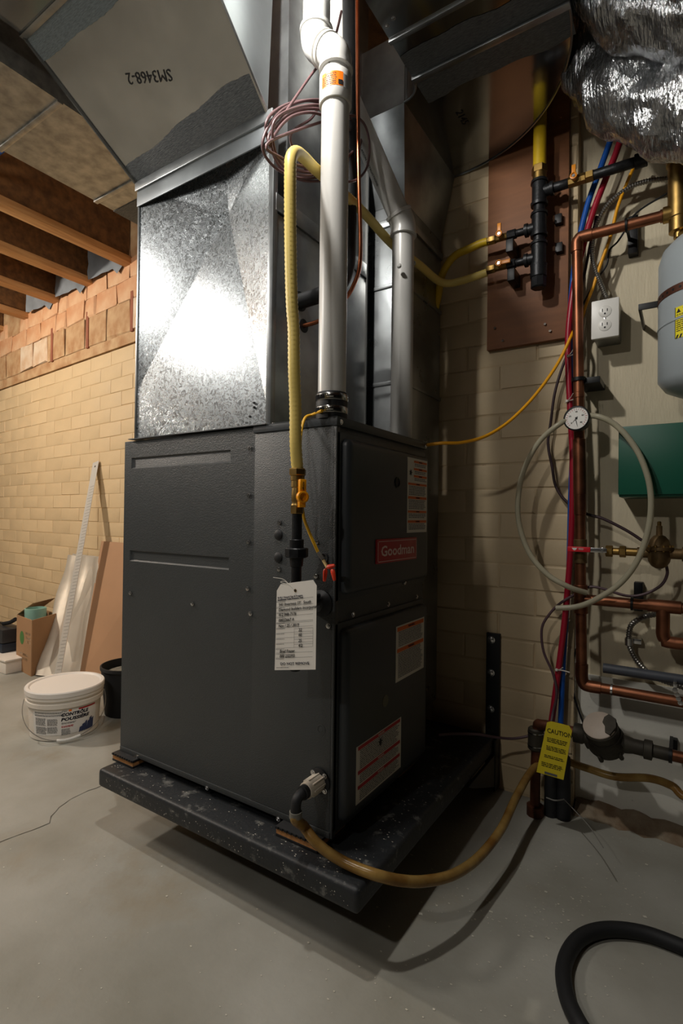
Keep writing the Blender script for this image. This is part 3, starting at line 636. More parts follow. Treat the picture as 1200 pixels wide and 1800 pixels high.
# flexible yellow gas line from the manifold to the drop
pts = [G(826)+V((0, 0, -.002)), onX(GX, 519.5, 780), onX(GX, 519, 713), onX(GX, 516.7, 647), onX(GX, 516, 580), onX(GX-.002, 513, 535), onX(GX-.004, 511, 469), onX(GX-.006, 510, 380), onX(GX-.008, 510, 310), onX(GX-.012, 511, 280), onX(GX-.02, 519, 268), onX(GX-.035, 533, 276), onX(-.690, 557, 300), onX(-.705, 600, 338), onX(-.71, 640, 375), onX(-.70, 690, 430), onX(-.676, 737, 466), onY(1.56, 766, 491), onY(1.60, 785, 498), onY(1.61, 810, 494), onY(1.61, 856, 479)]
tag(tube('gas_flex_line', pts, .0118, CSST, k=14, seg=14, corr=.00055, step=.0045), 'pale yellow corrugated gas line looping over the plenum to the furnace valve', 'gas line')
tx = [onX(GX, 505, y)+V((-.001, -.012, 0)) for y in (660, 780)]
# ---------------- pressure test tag
TY = GYv-px_r(20)-.004
def T_(x, y): return onY(TY, x, y)
tg = thing('test_tag', 'white paper gas pressure test tag tied to the black gas pipe', 'tag', T_(519, 1178))
tl, tr, bl, br = T_(486, 1028), T_(555, 1027), T_(482.5, 1178), T_(554.5, 1177)
o = bl; xd = (br-bl).normalized(); yd = V((0, 0, 1)); W_ = (br-bl).length; H_ = tl.z-bl.z; nn = V((0, -1, 0))
c8 = .012
crd = poly('card', [o, o+xd*W_, o+xd*W_+yd*(H_-c8), o+xd*(W_-c8*.75)+yd*H_, o+xd*(.004+c8*.75)+yd*H_, o+xd*.003+yd*(H_-c8)], PAPER, tg, .0008, (0, 1, 0))
eye = T_(519, 1038); turned('eyelet', eye+V((0, .001, 0)), nn, [(0, .0032), (.0018, .0032), (.002, .0022), (.0012, .0018), (.0012, 0)], BRASS, tg, seg=12); turned('eyelet_hole', eye+V((0, -.0004, 0)), nn, [(0, .0018), (.0008, .0018), (.0009, 0)], INK, tg, seg=10)
tube('tie_wire', [T_(480, 1015), T_(497, 1018), T_(507, 1026), T_(518, 1037), T_(509, 1028), T_(497, 1025), T_(493, 1023), T_(500, 1022), T_(511, 1029)], .0005, WHITEC, tg, k=6, seg=5)
tube('tie_loop', [eye+V((0, .0015, 0)), G(1026)+V((-.009, -.008, 0)), G(1022)+V((-.011, .002, 0)), G(1020)+V((0, .011, 0)), G(1022)+V((.011, .002, 0)), G(1026)+V((.009, -.008, 0)), eye+V((0, .0015, 0))], .0005, WHITEC, tg, k=4, seg=5)
def tp(u, v): return o+xd*W_*u+yd*H_*v+nn*.0003
def tl_(s, u, v, h, m=INK, shear=0, w=None, al='LEFT'): text('tag_writing', s, h, tp(u, v), xd, yd, m, crd, shear=shear, align=al, width=w)
tl_('B149.1 Natural Gas & Propane', .06, .842, .0050, INKB); tl_('Installation Code Pressure Test', .06, .818, .0050, INKB)
for s, v in (('541 Inverness ST . South', .760), ('Diamond builders incorporated', .700), ('412 848-7176', .642), ('00022667 A', .578), ('Nov / 25 / 2019', .512)): tl_(s, .08, v, .0080, INK, .35)
for s, v in (('22', .452), ('60', .396), ('25', .330), ('4/2', .275)): tl_(s, .58, v, .0080, INK, .35)
for s, v in (('Brad Frazer', .218), ('000 232393', .162)): tl_(s, .12, v, .0080, INK, .35)
tl_('DO NOT REMOVE', .5, .072, .0072, INKB, 0, W_*.70, 'CENTER')
bm = bmesh.new()
for v, a, b in [(.808, .03, .93), (.735, .03, .93), (.672, .03, .93), (.622, .03, .93), (.555, .03, .93), (.54, .03, .93), (.49, .03, .93), (.43, .03, .93), (.372, .03, .93), (.312, .03, .93), (.255, .03, .93), (.20, .03, .93), (.142, .03, .93), (.468, .48, .93), (.408, .48, .93), (.347, .48, .93), (.29, .48, .93)]:
    QD(bm, o+nn*.0003, xd, yd, W_*a, W_*b, H_*v, H_*v+.0004, nn, .0003)
for u in (.48, .93): QD(bm, o+nn*.0003, xd, yd, W_*u, W_*u+.0004, H_*.26, H_*.468, nn, .0003)
fin('rule_lines', bm, INKG, crd, smooth=False)
for v in (.797, .726, .662, .612, .547, .482, .422, .362, .304, .246, .190, .133): fine_print('small_print', o+nn*.0003, xd, yd, W_*.03, W_*.26, H_*v-.0014, H_*v, INKG, crd, lh=.0016)
fine_print('small_print', o+nn*.0003, xd, yd, W_*.05, W_*.4, H_*.022, H_*.022+.0016, INKG, crd, lh=.0018)
# ---------------- thermostat cable with wire nuts
tc = thing('thermostat_cable', 'yellow thermostat cable entering the furnace grommet with red wire nuts', 'cable', (pg.x, FY, pg.z))
tube('jacket', [onZ(FT+.012, 566, 722), onZ(FT+.014, 549, 729), onY(FY-.008, 536, 735), onY(FY-.03, 529, 760), onY(FY-.05, 527, 800), onY(FY-.055, 529, 860), onY(FY-.045, 533, 905), onY(FY-.03, 541, 930), onY(FY-.022, 553, 958), onY(FY-.018, 560, 973)], .0033, YCAB, tc)
tube('grey_sheath', [onY(FY-.019, 559, 971), onY(FY-.018, 568, 984)], .0042, mat('grey sheath', (96, 92, 86), .5), tc, k=1)
tube('stripped_wires', [onY(FY-.018, 567, 983), onY(FY-.02, 572, 992), onY(FY-.022, 575, 998)], .0034, mat('bare wires', (206, 180, 120), .45), tc)
for q0, q1 in [((575, 997), (588, 994)), ((572, 1000), (570, 1022)), ((584, 1000), (588, 1021))]:
    A0, A1 = onY(FY-.024, *q0), onY(FY-.024, *q1); d = (A1-A0); L = d.length; turned('wire_nut', A0, d, [(0, .0030), (L*.15, .0048), (L*.4, .0046), (L*.9, .0034), (L, .0024)], REDNUT, tc, seg=8)
# ================================================================ white pvc vent and intake
def ell(pts, r): return cat_rom([V(p) for p in pts], 6)
va_x, va_y = atd(1.13, 583, 700).x, atd(1.13, 583, 700).y
def vz(y): return (atd((V((va_x, va_y, 1))-CAM).dot(FW), 583, y)).z
vp = thing('vent_pipe', 'white PVC exhaust pipe with offset elbows rising from the furnace front corner', 'pipe', (va_x, va_y, FT))
PR = .0302
z1, z2 = vz(692), vz(160)
turned('straight_pipe', (va_x, va_y, z1-.02), (0, 0, 1), [(0, PR), (z2-z1+.02, PR)], PVC, vp, seg=32)
rb = turned('rubber_coupling', (va_x, va_y, FT), (0, 0, 1), [(0, .0335), (.010, .034), (z1-FT-.004, .034), (z1-FT, .032)], RUB, vp, seg=32)
for za in (vz(729), vz(707)):
    cl = turned('hose_clamp', (va_x, va_y, za), (0, 0, 1), [(0, .0345), (.001, .0352), (.013, .0352), (.014, .0345)], STEEL, vp, seg=32)
    bm = bmesh.new()
    for k in range(26):
        a_ = -2.6+k*.045; p = V((va_x+math.cos(a_)*.0354, va_y+math.sin(a_)*.0354, za+.0025)); LA(bm, p, (0, 0, 1), [(0, .0004), (.009, .0004)], 4)
    fin('band_slots', bm, INK, cl)
    a_ = -1.05; p = V((va_x+math.cos(a_)*.036, va_y+math.sin(a_)*.036, za+.007)); turned('screw_housing', p-V((.008*math.cos(a_+1.57), .008*math.sin(a_+1.57), 0)), (math.cos(a_+1.57), math.sin(a_+1.57), 0), [(0, .004), (.002, .0055), (.013, .0055), (.015, .004)], STEEL, cl, seg=8)
zc0, zc1 = vz(185), vz(133)
cp = turned('sleeve_coupling', (va_x, va_y, zc0), (0, 0, 1), [(0, .0345), (.001, .0352), (zc1-zc0-.001, .0352), (zc1-zc0, .0345)], PVC, vp, seg=32)
fdir = math.atan2(-va_y+.02, -va_x+0.0)   # towards the camera side
def wrapper(cx, cy, z0, R, a0): return lambda co: V((cx+math.cos(a0+co.x/R)*(R+co.z), cy+math.sin(a0+co.x/R)*(R+co.z), z0+co.y))
wr_ = wrapper(va_x, va_y, (zc0+zc1)/2+.004, .0356, fdir)
def patch(name, wrap, x0, x1, y0, y1, m, parent, n=8, z=0):
    bm = bmesh.new(); prev = None
    for i in range(n+1):
        x = x0+(x1-x0)*i/n; c_ = [bm.verts.new(wrap(V((x, y0, z)))), bm.verts.new(wrap(V((x, y1, z))))]
        if prev: bm.faces.new((prev[0], c_[0], c_[1], prev[1]))
        prev = c_
    return fin(name, bm, m, parent)
sk = patch('orange_sticker', wr_, -.034, .016, -.015, .015, STKO, cp)
patch('sticker_barcode', wr_, .016, .030, -.016, .012, mat('grey barcode', (170, 170, 168), .5), cp); patch('sticker_code', wr_, .005, .015, -.013, -.003, INK, cp, z=.0004)
text('sticker_lettering', 'System 636', .0055, (0, 0, 0), (1, 0, 0), (0, 1, 0), INK, cp, wrap=lambda co: wr_(V((co.x-.012, co.y+.010, .0005))))
fine_print('small_print', V(), V((1, 0, 0)), V((0, 1, 0)), -.032, .003, -.013, .006, INK, cp, lh=.0042, fill=.3, wrap=lambda co: wr_(V((co.x, co.y, .0005))))
# offset: 45 degree elbow, short link, 45 degree elbow, riser
e0 = V((va_x, va_y, vz(133))); e1 = V((va_x, va_y, vz(112))); dx = -.085
t1 = V((va_x+dx, va_y+.004, e1.z+.105))
turned('pipe_stub', e0-V((0, 0, .01)), (0, 0, 1), [(0, PR), (.03, PR)], PVC, vp, seg=32)
text('pipe_print', 'NE WAY', .007, (0, 0, 0), (1, 0, 0), (0, 1, 0), INK, vp, wrap=lambda co: V((va_x+math.cos(fdir-.5+co.y/PR)*(PR+.0004), va_y+math.sin(fdir-.5+co.y/PR)*(PR+.0004), e0.z+.012-co.x*.8)))
def elbow(A_, d0, d1, r, parent, arm=.036):
    d0 = V(d0).normalized(); d1 = V(d1).normalized(); c0 = A_+d0*arm
    P = cat_rom([A_, A_+d0*arm*.6, c0+(d1-d0)*arm*.12, c0+d1*arm*.4, c0+d1*arm], 5); bm = bmesh.new(); TU(bm, P, r, 28); 
    LA(bm, A_-d0*.001, d0, [(0, r+.0005), (.001, r+.0025), (.008, r+.0025), (.009, r+.0003)], 28); LA(bm, c0+d1*(arm-.008), d1, [(0, r+.0003), (.001, r+.0025), (.008, r+.0025), (.009, r+.0005)], 28)
    fin('elbow', bm, PVC, parent, angle=50); return c0+d1*arm
dg = V((-1, 0, .95)).normalized()
q1 = elbow(e1-V((0, 0, .012)), (0, 0, 1), dg, .0345, vp, .034)
q2 = elbow(q1+dg*.006, dg, (0, 0, 1), .0345, vp, .034)
bm = bmesh.new(); TU(bm, [q1-dg*.01, q1+dg*.02], .0325, 28); fin('link', bm, PVC, vp)
turned('riser', q2-V((0, 0, .01)), (0, 0, 1), [(0, PR), (2.5-q2.z, PR)], PVC, vp, seg=32)
# intake
ip = thing('intake_pipe', 'white PVC intake pipe slanting up behind the line set', 'pipe', (-.66, 1.319, FT))
ix, iy = -.66, 1.300
def iz(y): return onX(ix, 712, y).z
ztop = iz(412)
bm = bmesh.new(); LA(bm, (ix, iy, FT-.001), (0, 0, 1), [(0, PR), (ztop-FT, PR)], 32); fin('straight_pipe', bm, PVC, ip)
tgt = onX(-.755, 597, 140); base = V((ix, iy, ztop-.012)); sl = (tgt-V((ix, iy, ztop+.02))).normalized()
q1 = elbow(base, (0, 0, 1), sl, .0345, ip, .034)
bm = bmesh.new(); TU(bm, [q1-sl*.012, tgt], PR, 32); fin('slanted_pipe', bm, PVC, ip)
q2 = elbow(tgt-sl*.01, sl, (0, 0, 1), .0345, ip, .03)
bm = bmesh.new(); TU(bm, [q2-V((0, 0, .01)), V((q2.x, q2.y, 2.5))], PR, 32); fin('riser', bm, PVC, ip)
side_n = (RT*-1-sl*(RT*-1).dot(sl)).normalized(); fw_n = sl.cross(side_n); fw_n = fw_n if fw_n.dot(FW) < 0 else -fw_n
nd = (side_n*.8+fw_n*.6).normalized(); yy = nd.cross(-sl)
text('pipe_print', 'INSTALLATION INSTRUCTIONS', .009, q1.lerp(tgt, .42)+nd*PR, -sl, yy, INK, ip, width=.13, lift=.0009)
for q in [(701, 476), (726, 471)]:
    p = onX(ix, *q); turned('test_plug', p+V((.012, -.022, 0)), (.4, -.9, 0), [(0, .006), (.006, .006), (.008, .004), (.008, 0)], PVC, ip, seg=10)
# ================================================================ refrigerant lines
tag(tube('suction_line', [h1, h1+V((.05, 0, .002)), onX(-.715, 570, 515), onX(-.71, 597, 500), onX(-.715, 610, 470), onX(-.72, 613, 420), onX(-.72, 615, 300), onX(-.72, 615, 150), onX(-.72, 613, -120)], .0185, RUB, seg=16), 'black foam insulated refrigerant line curving up from the coil panel', 'pipe')
tag(tube('liquid_line', [h2, h2+V((.05, 0, .004)), onX(-.70, 585, 543), onX(-.69, 609, 522), onX(-.685, 624, 495), onX(-.685, 632, 465), onX(-.685, 633, 413), onX(-.685, 630, 300), onX(-.685, 628.5, 150), onX(-.685, 627, -120)], .0052, COPPERB, seg=12), 'thin bare copper refrigerant line bending up beside the insulated line', 'pipe')
# coiled spare cable hung behind the vent pipe
random.seed(5); P = [onX(-.70, 600, 20), onX(-.70, 590, 60), onX(-.71, 575, 95), onX(-.72, 548, 130), onX(-.72, 520, 170), onX(-.725, 500, 200)]
cx0, cy0 = 545, 246
for lp in range(6):
    rx, ry = random.uniform(60, 84), random.uniform(52, 70); ox, oy = random.uniform(-8, 10), random.uniform(-9, 9)
    for k in range(10):
        a_ = 3.6+k*2*math.pi/10; P.append(onX(-.735+.025*math.sin(a_*2+lp)*.3+lp*.006, cx0+ox+rx*math.cos(a_), cy0+oy+ry*math.sin(a_)))
P += [onX(-.70, 600, 205), onX(-.69, 635, 212), onX(-.685, 648, 245), onX(-.685, 646, 290), onX(-.69, 628, 315), onX(-.70, 600, 318), onX(-.72, 540, 300), onX(-.73, 510, 240), onX(-.73, 545, 210), onX(-.73, 556, 195)]
tag(tube('spare_cable_coil', P, .0030, BROWNC, k=6, seg=8), 'coil of mauve brown low voltage cable hung behind the vent pipe', 'cable')
# ================================================================ condensate trap and hose
TRX = side(563, 1372).x; TZ = side(563, 1372).z
ct = thing('condensate_trap', 'white and black condensate drain fitting on the furnace side', 'drain fitting', (TRX, FY, TZ))
fl_ = turned('flange', (TRX, FY, TZ), (0, -1, 0), [(0, .026), (.005, .026), (.006, .022), (.006, 0)], RUB, ct, seg=24)
for k in range(4): a_ = .8+k*1.57; inst('screw', SCR, face_m((TRX+.0215*math.cos(a_), FY-.006, TZ+.0215*math.sin(a_)), (0, -1, 0)), ct)
bm = bmesh.new(); LA(bm, (TRX, FY-.004, TZ), (0, -1, 0), [(0, .0165), (.046, .0165), (.048, .0155), (.049, 0)], 24)
for k in range(8):
    a_ = k*math.pi/4; c_ = V((TRX+.0165*math.cos(a_), FY-.024, TZ+.0165*math.sin(a_))); B(bm, c_-V((.0018, .018, .0018)), c_+V((.0018, .02, .0018)), .0006)
fin('union_grip', bm, mat('off white plastic', (206, 196, 180), .4), ct)
ty = onX(TRX, 520, 1398).y
bm = bmesh.new(); TU(bm, cat_rom([V((TRX, FY-.05, TZ)), V((TRX, ty+.016, TZ)), V((TRX, ty+.004, TZ-.004)), V((TRX+.0, ty, TZ-.016)), V((TRX, ty, TZ-.036))], 5), .0105, 16); LA(bm, (TRX, FY-.05, TZ), (0, -1, 0), [(0, .014), (.012, .014), (.013, .0115)], 16); fin('black_elbow', bm, RUB, ct)
turned('hose_clamp', (TRX, ty, TZ-.026), (0, 0, -1), [(0, .0128), (.012, .0128)], mat('clear clamp', (110, 108, 100), .4), ct, seg=16)
hs = V((TRX, ty, TZ-.030))
hp = [hs, hs+V((.001, -.001, -.012)), onZ(.240, 533, 1452), onZ(.220, 552, 1477), onZ(.204, 575, 1497), onZ(.192, 602, 1514), onZ(.187, 632, 1528), onZ(.182, 668, 1540), onZ(.164, 705, 1548), onZ(.146, 745, 1549), onZ(.125, 795, 1538), onZ(.105, 840, 1508), onZ(.107, 880, 1458), onZ(.118, 905, 1405), onZ(.138, 930, 1360), onY(1.60, 950, 1343), onY(1.635, 985, 1336), onY(1.65, 1030, 1350), onY(1.65, 1080, 1365), onY(1.64, 1140, 1368), onY(1.62, 1180, 1381), onY(1.60, 1230, 1410), V((.30, 1.58, .20)), V((.7, 1.58, .12)), V((1.4, 1.58, .03))]
tag(tube('condensate_hose', hp, .0105, HOSEY, seg=14), 'amber stained clear drain hose sagging from the furnace to the wall', 'hose')
tag(tube('floor_hose', [onZ(.0145, *q) for q in [(1700, 1900), (1450, 1800), (1330, 1740), (1260, 1692), (1200, 1665), (1130, 1640), (1065, 1634), (1018, 1650), (992, 1692), (994, 1745), (1018, 1800), (1060, 1860), (1110, 1960), (1130, 2150), (1100, 2500)]], .0145, RUB, seg=16), 'thick black rubber hose looped on the concrete floor', 'hose')
# ================================================================ gas manifold on its board
bp_ = [onY(1.66, 853, 322), onY(1.66, 858, 618), onY(1.66, 997, 590)]
bx0, bx1, bz0 = bp_[1].x-.006, bp_[2].x, 1.405
bd_ = thing('backer_board', 'brown plywood backer board behind the gas manifold', 'board', ((bx0+bx1)/2, 1.68, bz0))
box('sheet', (bx0, 1.662, bz0), (bx1, 1.682, 2.25), PLY, bd_, .001)
for q in [(870, 578), (884, 600), (967, 583), (958, 571)]:
    p = onY(1.662, *q); turned('nail', (p.x, 1.664, p.z), (0, -1, .2), [(0, .0016), (.006, .0016), (.0062, .004), (.0075, .0038), (.0076, 0)], mat('dull nail', (90, 84, 78), .4, .8), bd_, seg=8)
MX = onY(1.60, 947, 400).x; MY = 1.60
def mz(y): return onY(MY, 948, y).z
gm = thing('gas_manifold', 'black iron gas manifold with three tees on the plywood board', 'gas manifold', (MX, 1.66, mz(505)))
def vseg(name, y0, y1, w, m, n=20, parent=gm, ch=.0015):
    r = w; L = mz(y0)-mz(y1); return turned(name, (MX, MY, mz(y0)), DN, [(0, r-ch), (ch, r), (L-ch, r), (L, r-ch)], m, parent, seg=n)
vseg('nipple', 312, 495, .0165, IRON)
for y0, y1 in ((318, 362), (374, 416), (426, 470)):
    bm = bmesh.new(); L = mz(y0)-mz(y1); LA(bm, (MX, MY, mz(y0)), DN, [(0, .0235), (.008, .0245), (.009, .021), (L-.009, .021), (L-.008, .0245), (L, .0235)], 24)
    d = 1 if y0 == 318 else -1; zb = mz((y0+y1)/2+(-2 if d > 0 else 4)); LA(bm, (MX, MY, zb), (d, 0, 0), [(0, .016), (.03, .016), (.031, .0195), (.040, .0195), (.041, .017)], 20); fin('tee', bm, IRON, gm)
vseg('coupling', 466, 488, .0235, IRON, 20); vseg('end_cap', 484, 507, .022, IRON, 8, ch=.004)
vseg('brass_nut', 293, 306, .0225, BRASS, 6); vseg('brass_adapter', 305, 318, .0195, BRASS, 16)
sup = [V((MX, MY, mz(296))), V((MX, MY, mz(260))), V((MX, MY, mz(235))), V((MX-.004, MY+.02, 2.1)), V((MX-.004, MY+.02, 2.5))]
tag(tube('gas_supply_line', sup, .0185, CSSTD, k=3, seg=18), 'fat yellow gas supply pipe dropping into the manifold', 'gas line')
def branch(z, d, parts, first):
    x = MX+d*first
    for nm, L, r, m, n in parts:
        turned(nm, (x, MY, z), (d, 0, 0), [(0, r*.93), (.0012, r), (L-.0012, r), (L, r*.93)], m, gm, seg=n); x += d*L
    return x
def valve(cx, z, up):
    h = turned('valve_handle', (cx, MY-.010, z), (0, -1, 0), [(0, .006), (.012, .006), (.013, .0095), (.02, .0095), (.0205, .007), (.018, .0065), (.018, 0)], mat('amber valve handle', (214, 132, 22), .4), gm, seg=16)
    bm = bmesh.new()
    if up: B(bm, (cx-.0055, MY-.028, z+.004), (cx+.0055, MY-.021, z+.032), .0015)
    else: B(bm, (cx-.03, MY-.028, z-.0055), (cx-.004, MY-.021, z+.0055), .0015) if False else B(bm, (cx+.004, MY-.028, z-.0055), (cx+.034, MY-.021, z+.0055), .0015)
    fin('lever', bm, MATS['amber valve handle'], h); turned('handle_nut', (cx, MY-.027, z), (0, -1, 0), [(0, .0045), (.003, .0045), (.003, 0)], CHROME, h, seg=6)
z1_ = mz(340-2); xe = branch(z1_, 1, [('nipple', .042, .0135, IRON, 18), ('valve_body', .046, .015, BRASS, 8), ('valve_hex', .02, .0165, BRASS, 6), ('long_nipple', .10, .0135, IRON, 18), ('end_elbow', .03, .019, IRON, 16)], .038); valve(MX+.038+.042+.018, z1_, True)
z2_ = mz(399); xe2 = branch(z2_, -1, [('nipple', .03, .011, IRON, 18), ('bushing', .026, .0145, IRON, 8), ('valve_body', .036, .011, BRASS, 8), ('flare_nut', .026, .0135, BRASS, 6)], .036); valve(MX-.036-.056-.018, z2_, True)
z3_ = mz(452); xe3 = branch(z3_, -1, [('nipple', .03, .011, IRON, 18), ('bushing', .026, .0145, IRON, 8), ('valve_body', .036, .011, BRASS, 8), ('flare_nut', .026, .0135, BRASS, 6)], .036); valve(MX-.036-.056-.018, z3_, False)
for q in [(982, 387), (983, 437)]:
    p = onY(1.655, *q); box('strut_clip', p+V((-.010, -.012, -.014)), p+V((.010, .01, .014)), BLK, gm, .002)
for xx, zt_ in ((MX-.085, z2_), (MX-.08, z3_)):
    bm = bmesh.new(); B(bm, (xx-.011, MY-.004, zt_-.05), (xx+.011, 1.664, zt_-.012), .002); fin('pipe_standoff', bm, BLK, gm)
tag(tube('gas_flex_line', [V((xe2+.01, MY, z2_)), V((xe2-.02, MY, z2_)), onY(1.60, 825, 437), onY(1.605, 803, 447), onY(1.61, 788, 462), onY(1.62, 776, 486), onY(1.63, 770, 520), onY(1.64, 764, 545)], .0118, CSSTD, k=10, seg=14, corr=.0005, step=.0045), 'short yellow gas line leaving the upper manifold valve', 'gas line')
# ================================================================ electrical
ob0, ob1 = onY(1.63, 1038, 597), onY(1.63, 1088, 520)
oc = thing('outlet_box', 'white duplex outlet on a surface box fed by armored cable', 'outlet', ((ob0.x+ob1.x)/2, 1.73, ob0.z))
box('box_body', (ob0.x+.004, 1.645, ob0.z+.004), (ob1.x-.004, 1.735, ob1.z-.004), mat('galvanised box', (150, 150, 148), .4, .8), oc, .003)
pl_ = box('cover_plate', (ob0.x, 1.632, ob0.z), (ob1.x, 1.646, ob1.z), WHITE, oc, .004)
cxo = (ob0.x+ob1.x)/2; cz = (ob0.z+ob1.z)/2
for s in (1, -1):
    zz_ = cz+s*.0195; f_ = turned('receptacle_face', (cxo, 1.633, zz_), (0, -1, 0), [(0, .0165), (.0022, .0165), (.0026, .0158), (.0026, 0)], WHITE, oc, seg=24)
    bm = bmesh.new()
    B(bm, (cxo-.0075, 1.6296, zz_-.001), (cxo-.0055, 1.6306, zz_+.0075)); B(bm, (cxo+.005, 1.6296, zz_-.0005), (cxo+.007, 1.6306, zz_+.0065)); LA(bm, (cxo, 1.6306, zz_-.0065), (0, -1, 0), [(0, .0026), (.001, .0026)], 10)
    fin('slots', bm, INK, f_)
turned('cover_screw', (cxo, 1.6325, cz), (0, -1, 0), [(0, .003), (.001, .003), (.0014, 0)], CHROME, oc, seg=10)
BX = mat('armored cable', (150, 148, 142), .35, .9, var=.15, vscale=40)
tag(tube('armored_cable', pathY(1.66, (1225, 308), (1178, 314), (1140, 318), (1105, 330), (1070, 358), (1050, 390), (1042, 420), (1041, 450), (1048, 480), (1058, 505), (1066, 524)), .0065, BX, k=12, seg=10, corr=.0009, step=.0032), 'armored electrical cable arching down to the outlet box', 'cable')
tag(tube('black_cable', pathY(1.69, (1215, 310), (1175, 338), (1130, 365), (1108, 385), (1098, 405), (1085, 425), (1071, 440), (1066, 465), (1050, 490), (1035, 515), (1020, 545), (1008, 575)), .0028, BLKC, seg=8), 'thin black cable sagging past the upper copper pipe', 'cable')
tag(tube('yellow_cable', pathY(1.66, (1118, 285), (1103, 318), (1085, 365), (1073, 415), (1055, 465), (1042, 505), (1030, 535), (1022, 560), (1010, 578), (1003, 592, 1.62), (985, 630, 1.60), (965, 662, 1.57), (940, 695, 1.53), (912, 725, 1.49), (885, 748, 1.45), (850, 768, 1.41), (810, 778, 1.38), (775, 779, 1.355))+[V((FX-.01, FY2+.004, FT-.006))], .0046, OCAB, seg=10), 'orange yellow power cable swooping from the pipe bundle to the furnace top', 'cable')
tag(tube('brown_cable', pathY(1.66, (1048, 380), (1035, 440), (1020, 520), (1010, 590), (990, 640), (975, 690), (968, 740), (963, 780), (970, 820), (975, 850), (985, 870), (1000, 885), (1030, 903), (1060, 912), (1100, 932), (1128, 950)), .0042, mat('dark mauve cable', (58, 42, 46), .45), seg=8), 'dark mauve cable running down the pipes to the water regulator', 'cable')
tag(tube('brown_cable', pathY(1.63, (1170, 990), (1172, 1010), (1160, 1030), (1130, 1045), (1100, 1047), (1060, 1035), (1035, 1032), (1010, 1045), (985, 1060), (965, 1080), (952, 1105), (955, 1145), (972, 1185), (978, 1220), (972, 1250), (965, 1275, 1.61), (940, 1290, 1.60), (905, 1298, 1.58), (870, 1296, 1.55), (840, 1291, 1.50), (800, 1290, 1.45), (770, 1292, 1.40)), .0038, mat('mauve cable', (84, 64, 70), .45), seg=8), 'mauve bonding cable looping from the regulator down to the platform', 'cable')
tag(tube('black_cable', pathY(1.69, (1000, 600), (990, 660), (988, 720), (994, 780), (1000, 850), (998, 880), (1005, 930), (1010, 1000), (1016, 1060), (1018, 1120), (1005, 1165), (1002, 1195), (1012, 1235), (1030, 1285)), .003, BLKC, seg=8), 'thin black cable trailing down to the water meter', 'cable')
tag(tube('white_cable', pathY(1.70, (1012, 640), (1011, 760), (1012, 900), (1010, 1040), (1011, 1150), (1008, 1260)), .0028, WHITEC, seg=8), 'thin white cable running down behind the copper riser', 'cable')
# ================================================================ pex
tag(tube('pex_pipe', pathY(1.655, (1080, 225), (1065, 268), (1050, 310), (1034, 355), (1020, 410), (1010, 465), (1004, 520), (1001, 580), (1003, 640), (1008, 720), (1006, 800), (1003, 880), (1001, 960), (999, 1020), (994, 1090), (990, 1150), (987, 1220), (984, 1290), (978, 1385)), .0082, BLUE, seg=12), 'blue PEX water pipe strapped beside the copper riser', 'pipe')
tag(tube('pex_pipe', pathY(1.64, (1095, 232), (1080, 275), (1062, 320), (1045, 365), (1028, 420), (1013, 480), (1003, 540), (998, 600), (999, 660), (1002, 720), (1006, 800), (1006, 880), (1003, 960), (997, 1040), (990, 1110), (981, 1180), (973, 1240), (966, 1300), (966, 1385)), .0088, RED, seg=12), 'red PEX water pipe strapped beside the copper riser', 'pipe')
# floor sleeves the pex comes out of
for i, (q, lab) in enumerate([((968, 1432), 'black floor sleeve around the red pipe'), ((990, 1438), 'black floor sleeve around the blue pipe')]):
    p = onZ(0, *q); h = onY(p.y, q[0], 1330).z
    tag(turned('floor_sleeve', (p.x, p.y, 0), (0, 0, 1), [(0, .02), (h, .0175), (h+.001, .0165)], RUB, seg=18), lab, 'sleeve', 'sleeves at the floor')
zt = thing('cable_tie', 'long clear cable tie tail sticking out from the floor sleeves', 'cable tie', onZ(0, 990, 1405))
tube('tail', [onY(1.58, 990, 1404), onY(1.53, 1010, 1425), onY(1.46, 1035, 1452), onY(1.38, 1060, 1490)], .0012, mat('grey tie', (130, 128, 122), .5), zt, seg=6); tube('band', [onY(1.585, 960, 1402), onY(1.575, 975, 1407), onY(1.58, 992, 1405)], .0018, MATS['grey tie'], zt, seg=6)
for q, lab in [((1005, 627), 'cable tie binding the pipes below the plywood board'), ((1003, 706), 'white cable tie just above the pressure gauge'), ((985, 1177), 'white cable tie binding red and blue pipes near the meter')]:
    p = onY(1.64, *q); t = thing('cable_tie', lab, 'cable tie', p)
    tube('band', [p+V((-.014, -.004, -.002)), p+V((-.006, -.012, 0)), p+V((.008, -.014, .002)), p+V((.03, -.03, .004))], .0018, WHITEC, t, seg=6); tube('tail', [p+V((-.010, -.010, 0)), p+V((.002, -.022, .006)), p+V((.012, -.034, .016))], .0012, WHITEC, t, seg=6); box('head', p+V((-.012, -.015, -.003)), p+V((-.006, -.008, .004)), WHITEC, t, .001)
# ================================================================ copper plumbing
CR = .0143; CYp = 1.615
cs = thing('copper_riser', 'aged copper water riser with elbows and couplings on the concrete wall', 'copper pipe', onY(CYp, 1020, 1200))
def cseg(name, p, q, r=CR, m=COPPER, s=18): bm = bmesh.new(); TU(bm, [V(p), V(q)], r, s); return fin(name, bm, m, cs)
r0, r1 = onY(CYp, 1014, 425), onY(CYp, 1022, 1192)
cseg('riser', r0, r1); rdn = (r1-r0).normalized()
def rpt(y): 
    t = (y-425)/(1192-425); return onY(CYp, 1014+8*t, y)
for y0, y1, m, w in [(772, 870, COPPER, .0168), (868, 905, COPPER, .0162), (948, 990, BRONZE, .0175), (1028, 1078, COPPER, .018), (690, 700, COPPER, .0155)]:
    turned('coupling', rpt(y0), rdn, [(0, w-.001), (.0012, w), ((rpt(y1)-rpt(y0)).length-.0012, w), ((rpt(y1)-rpt(y0)).length, w-.001)], m, cs, seg=20)
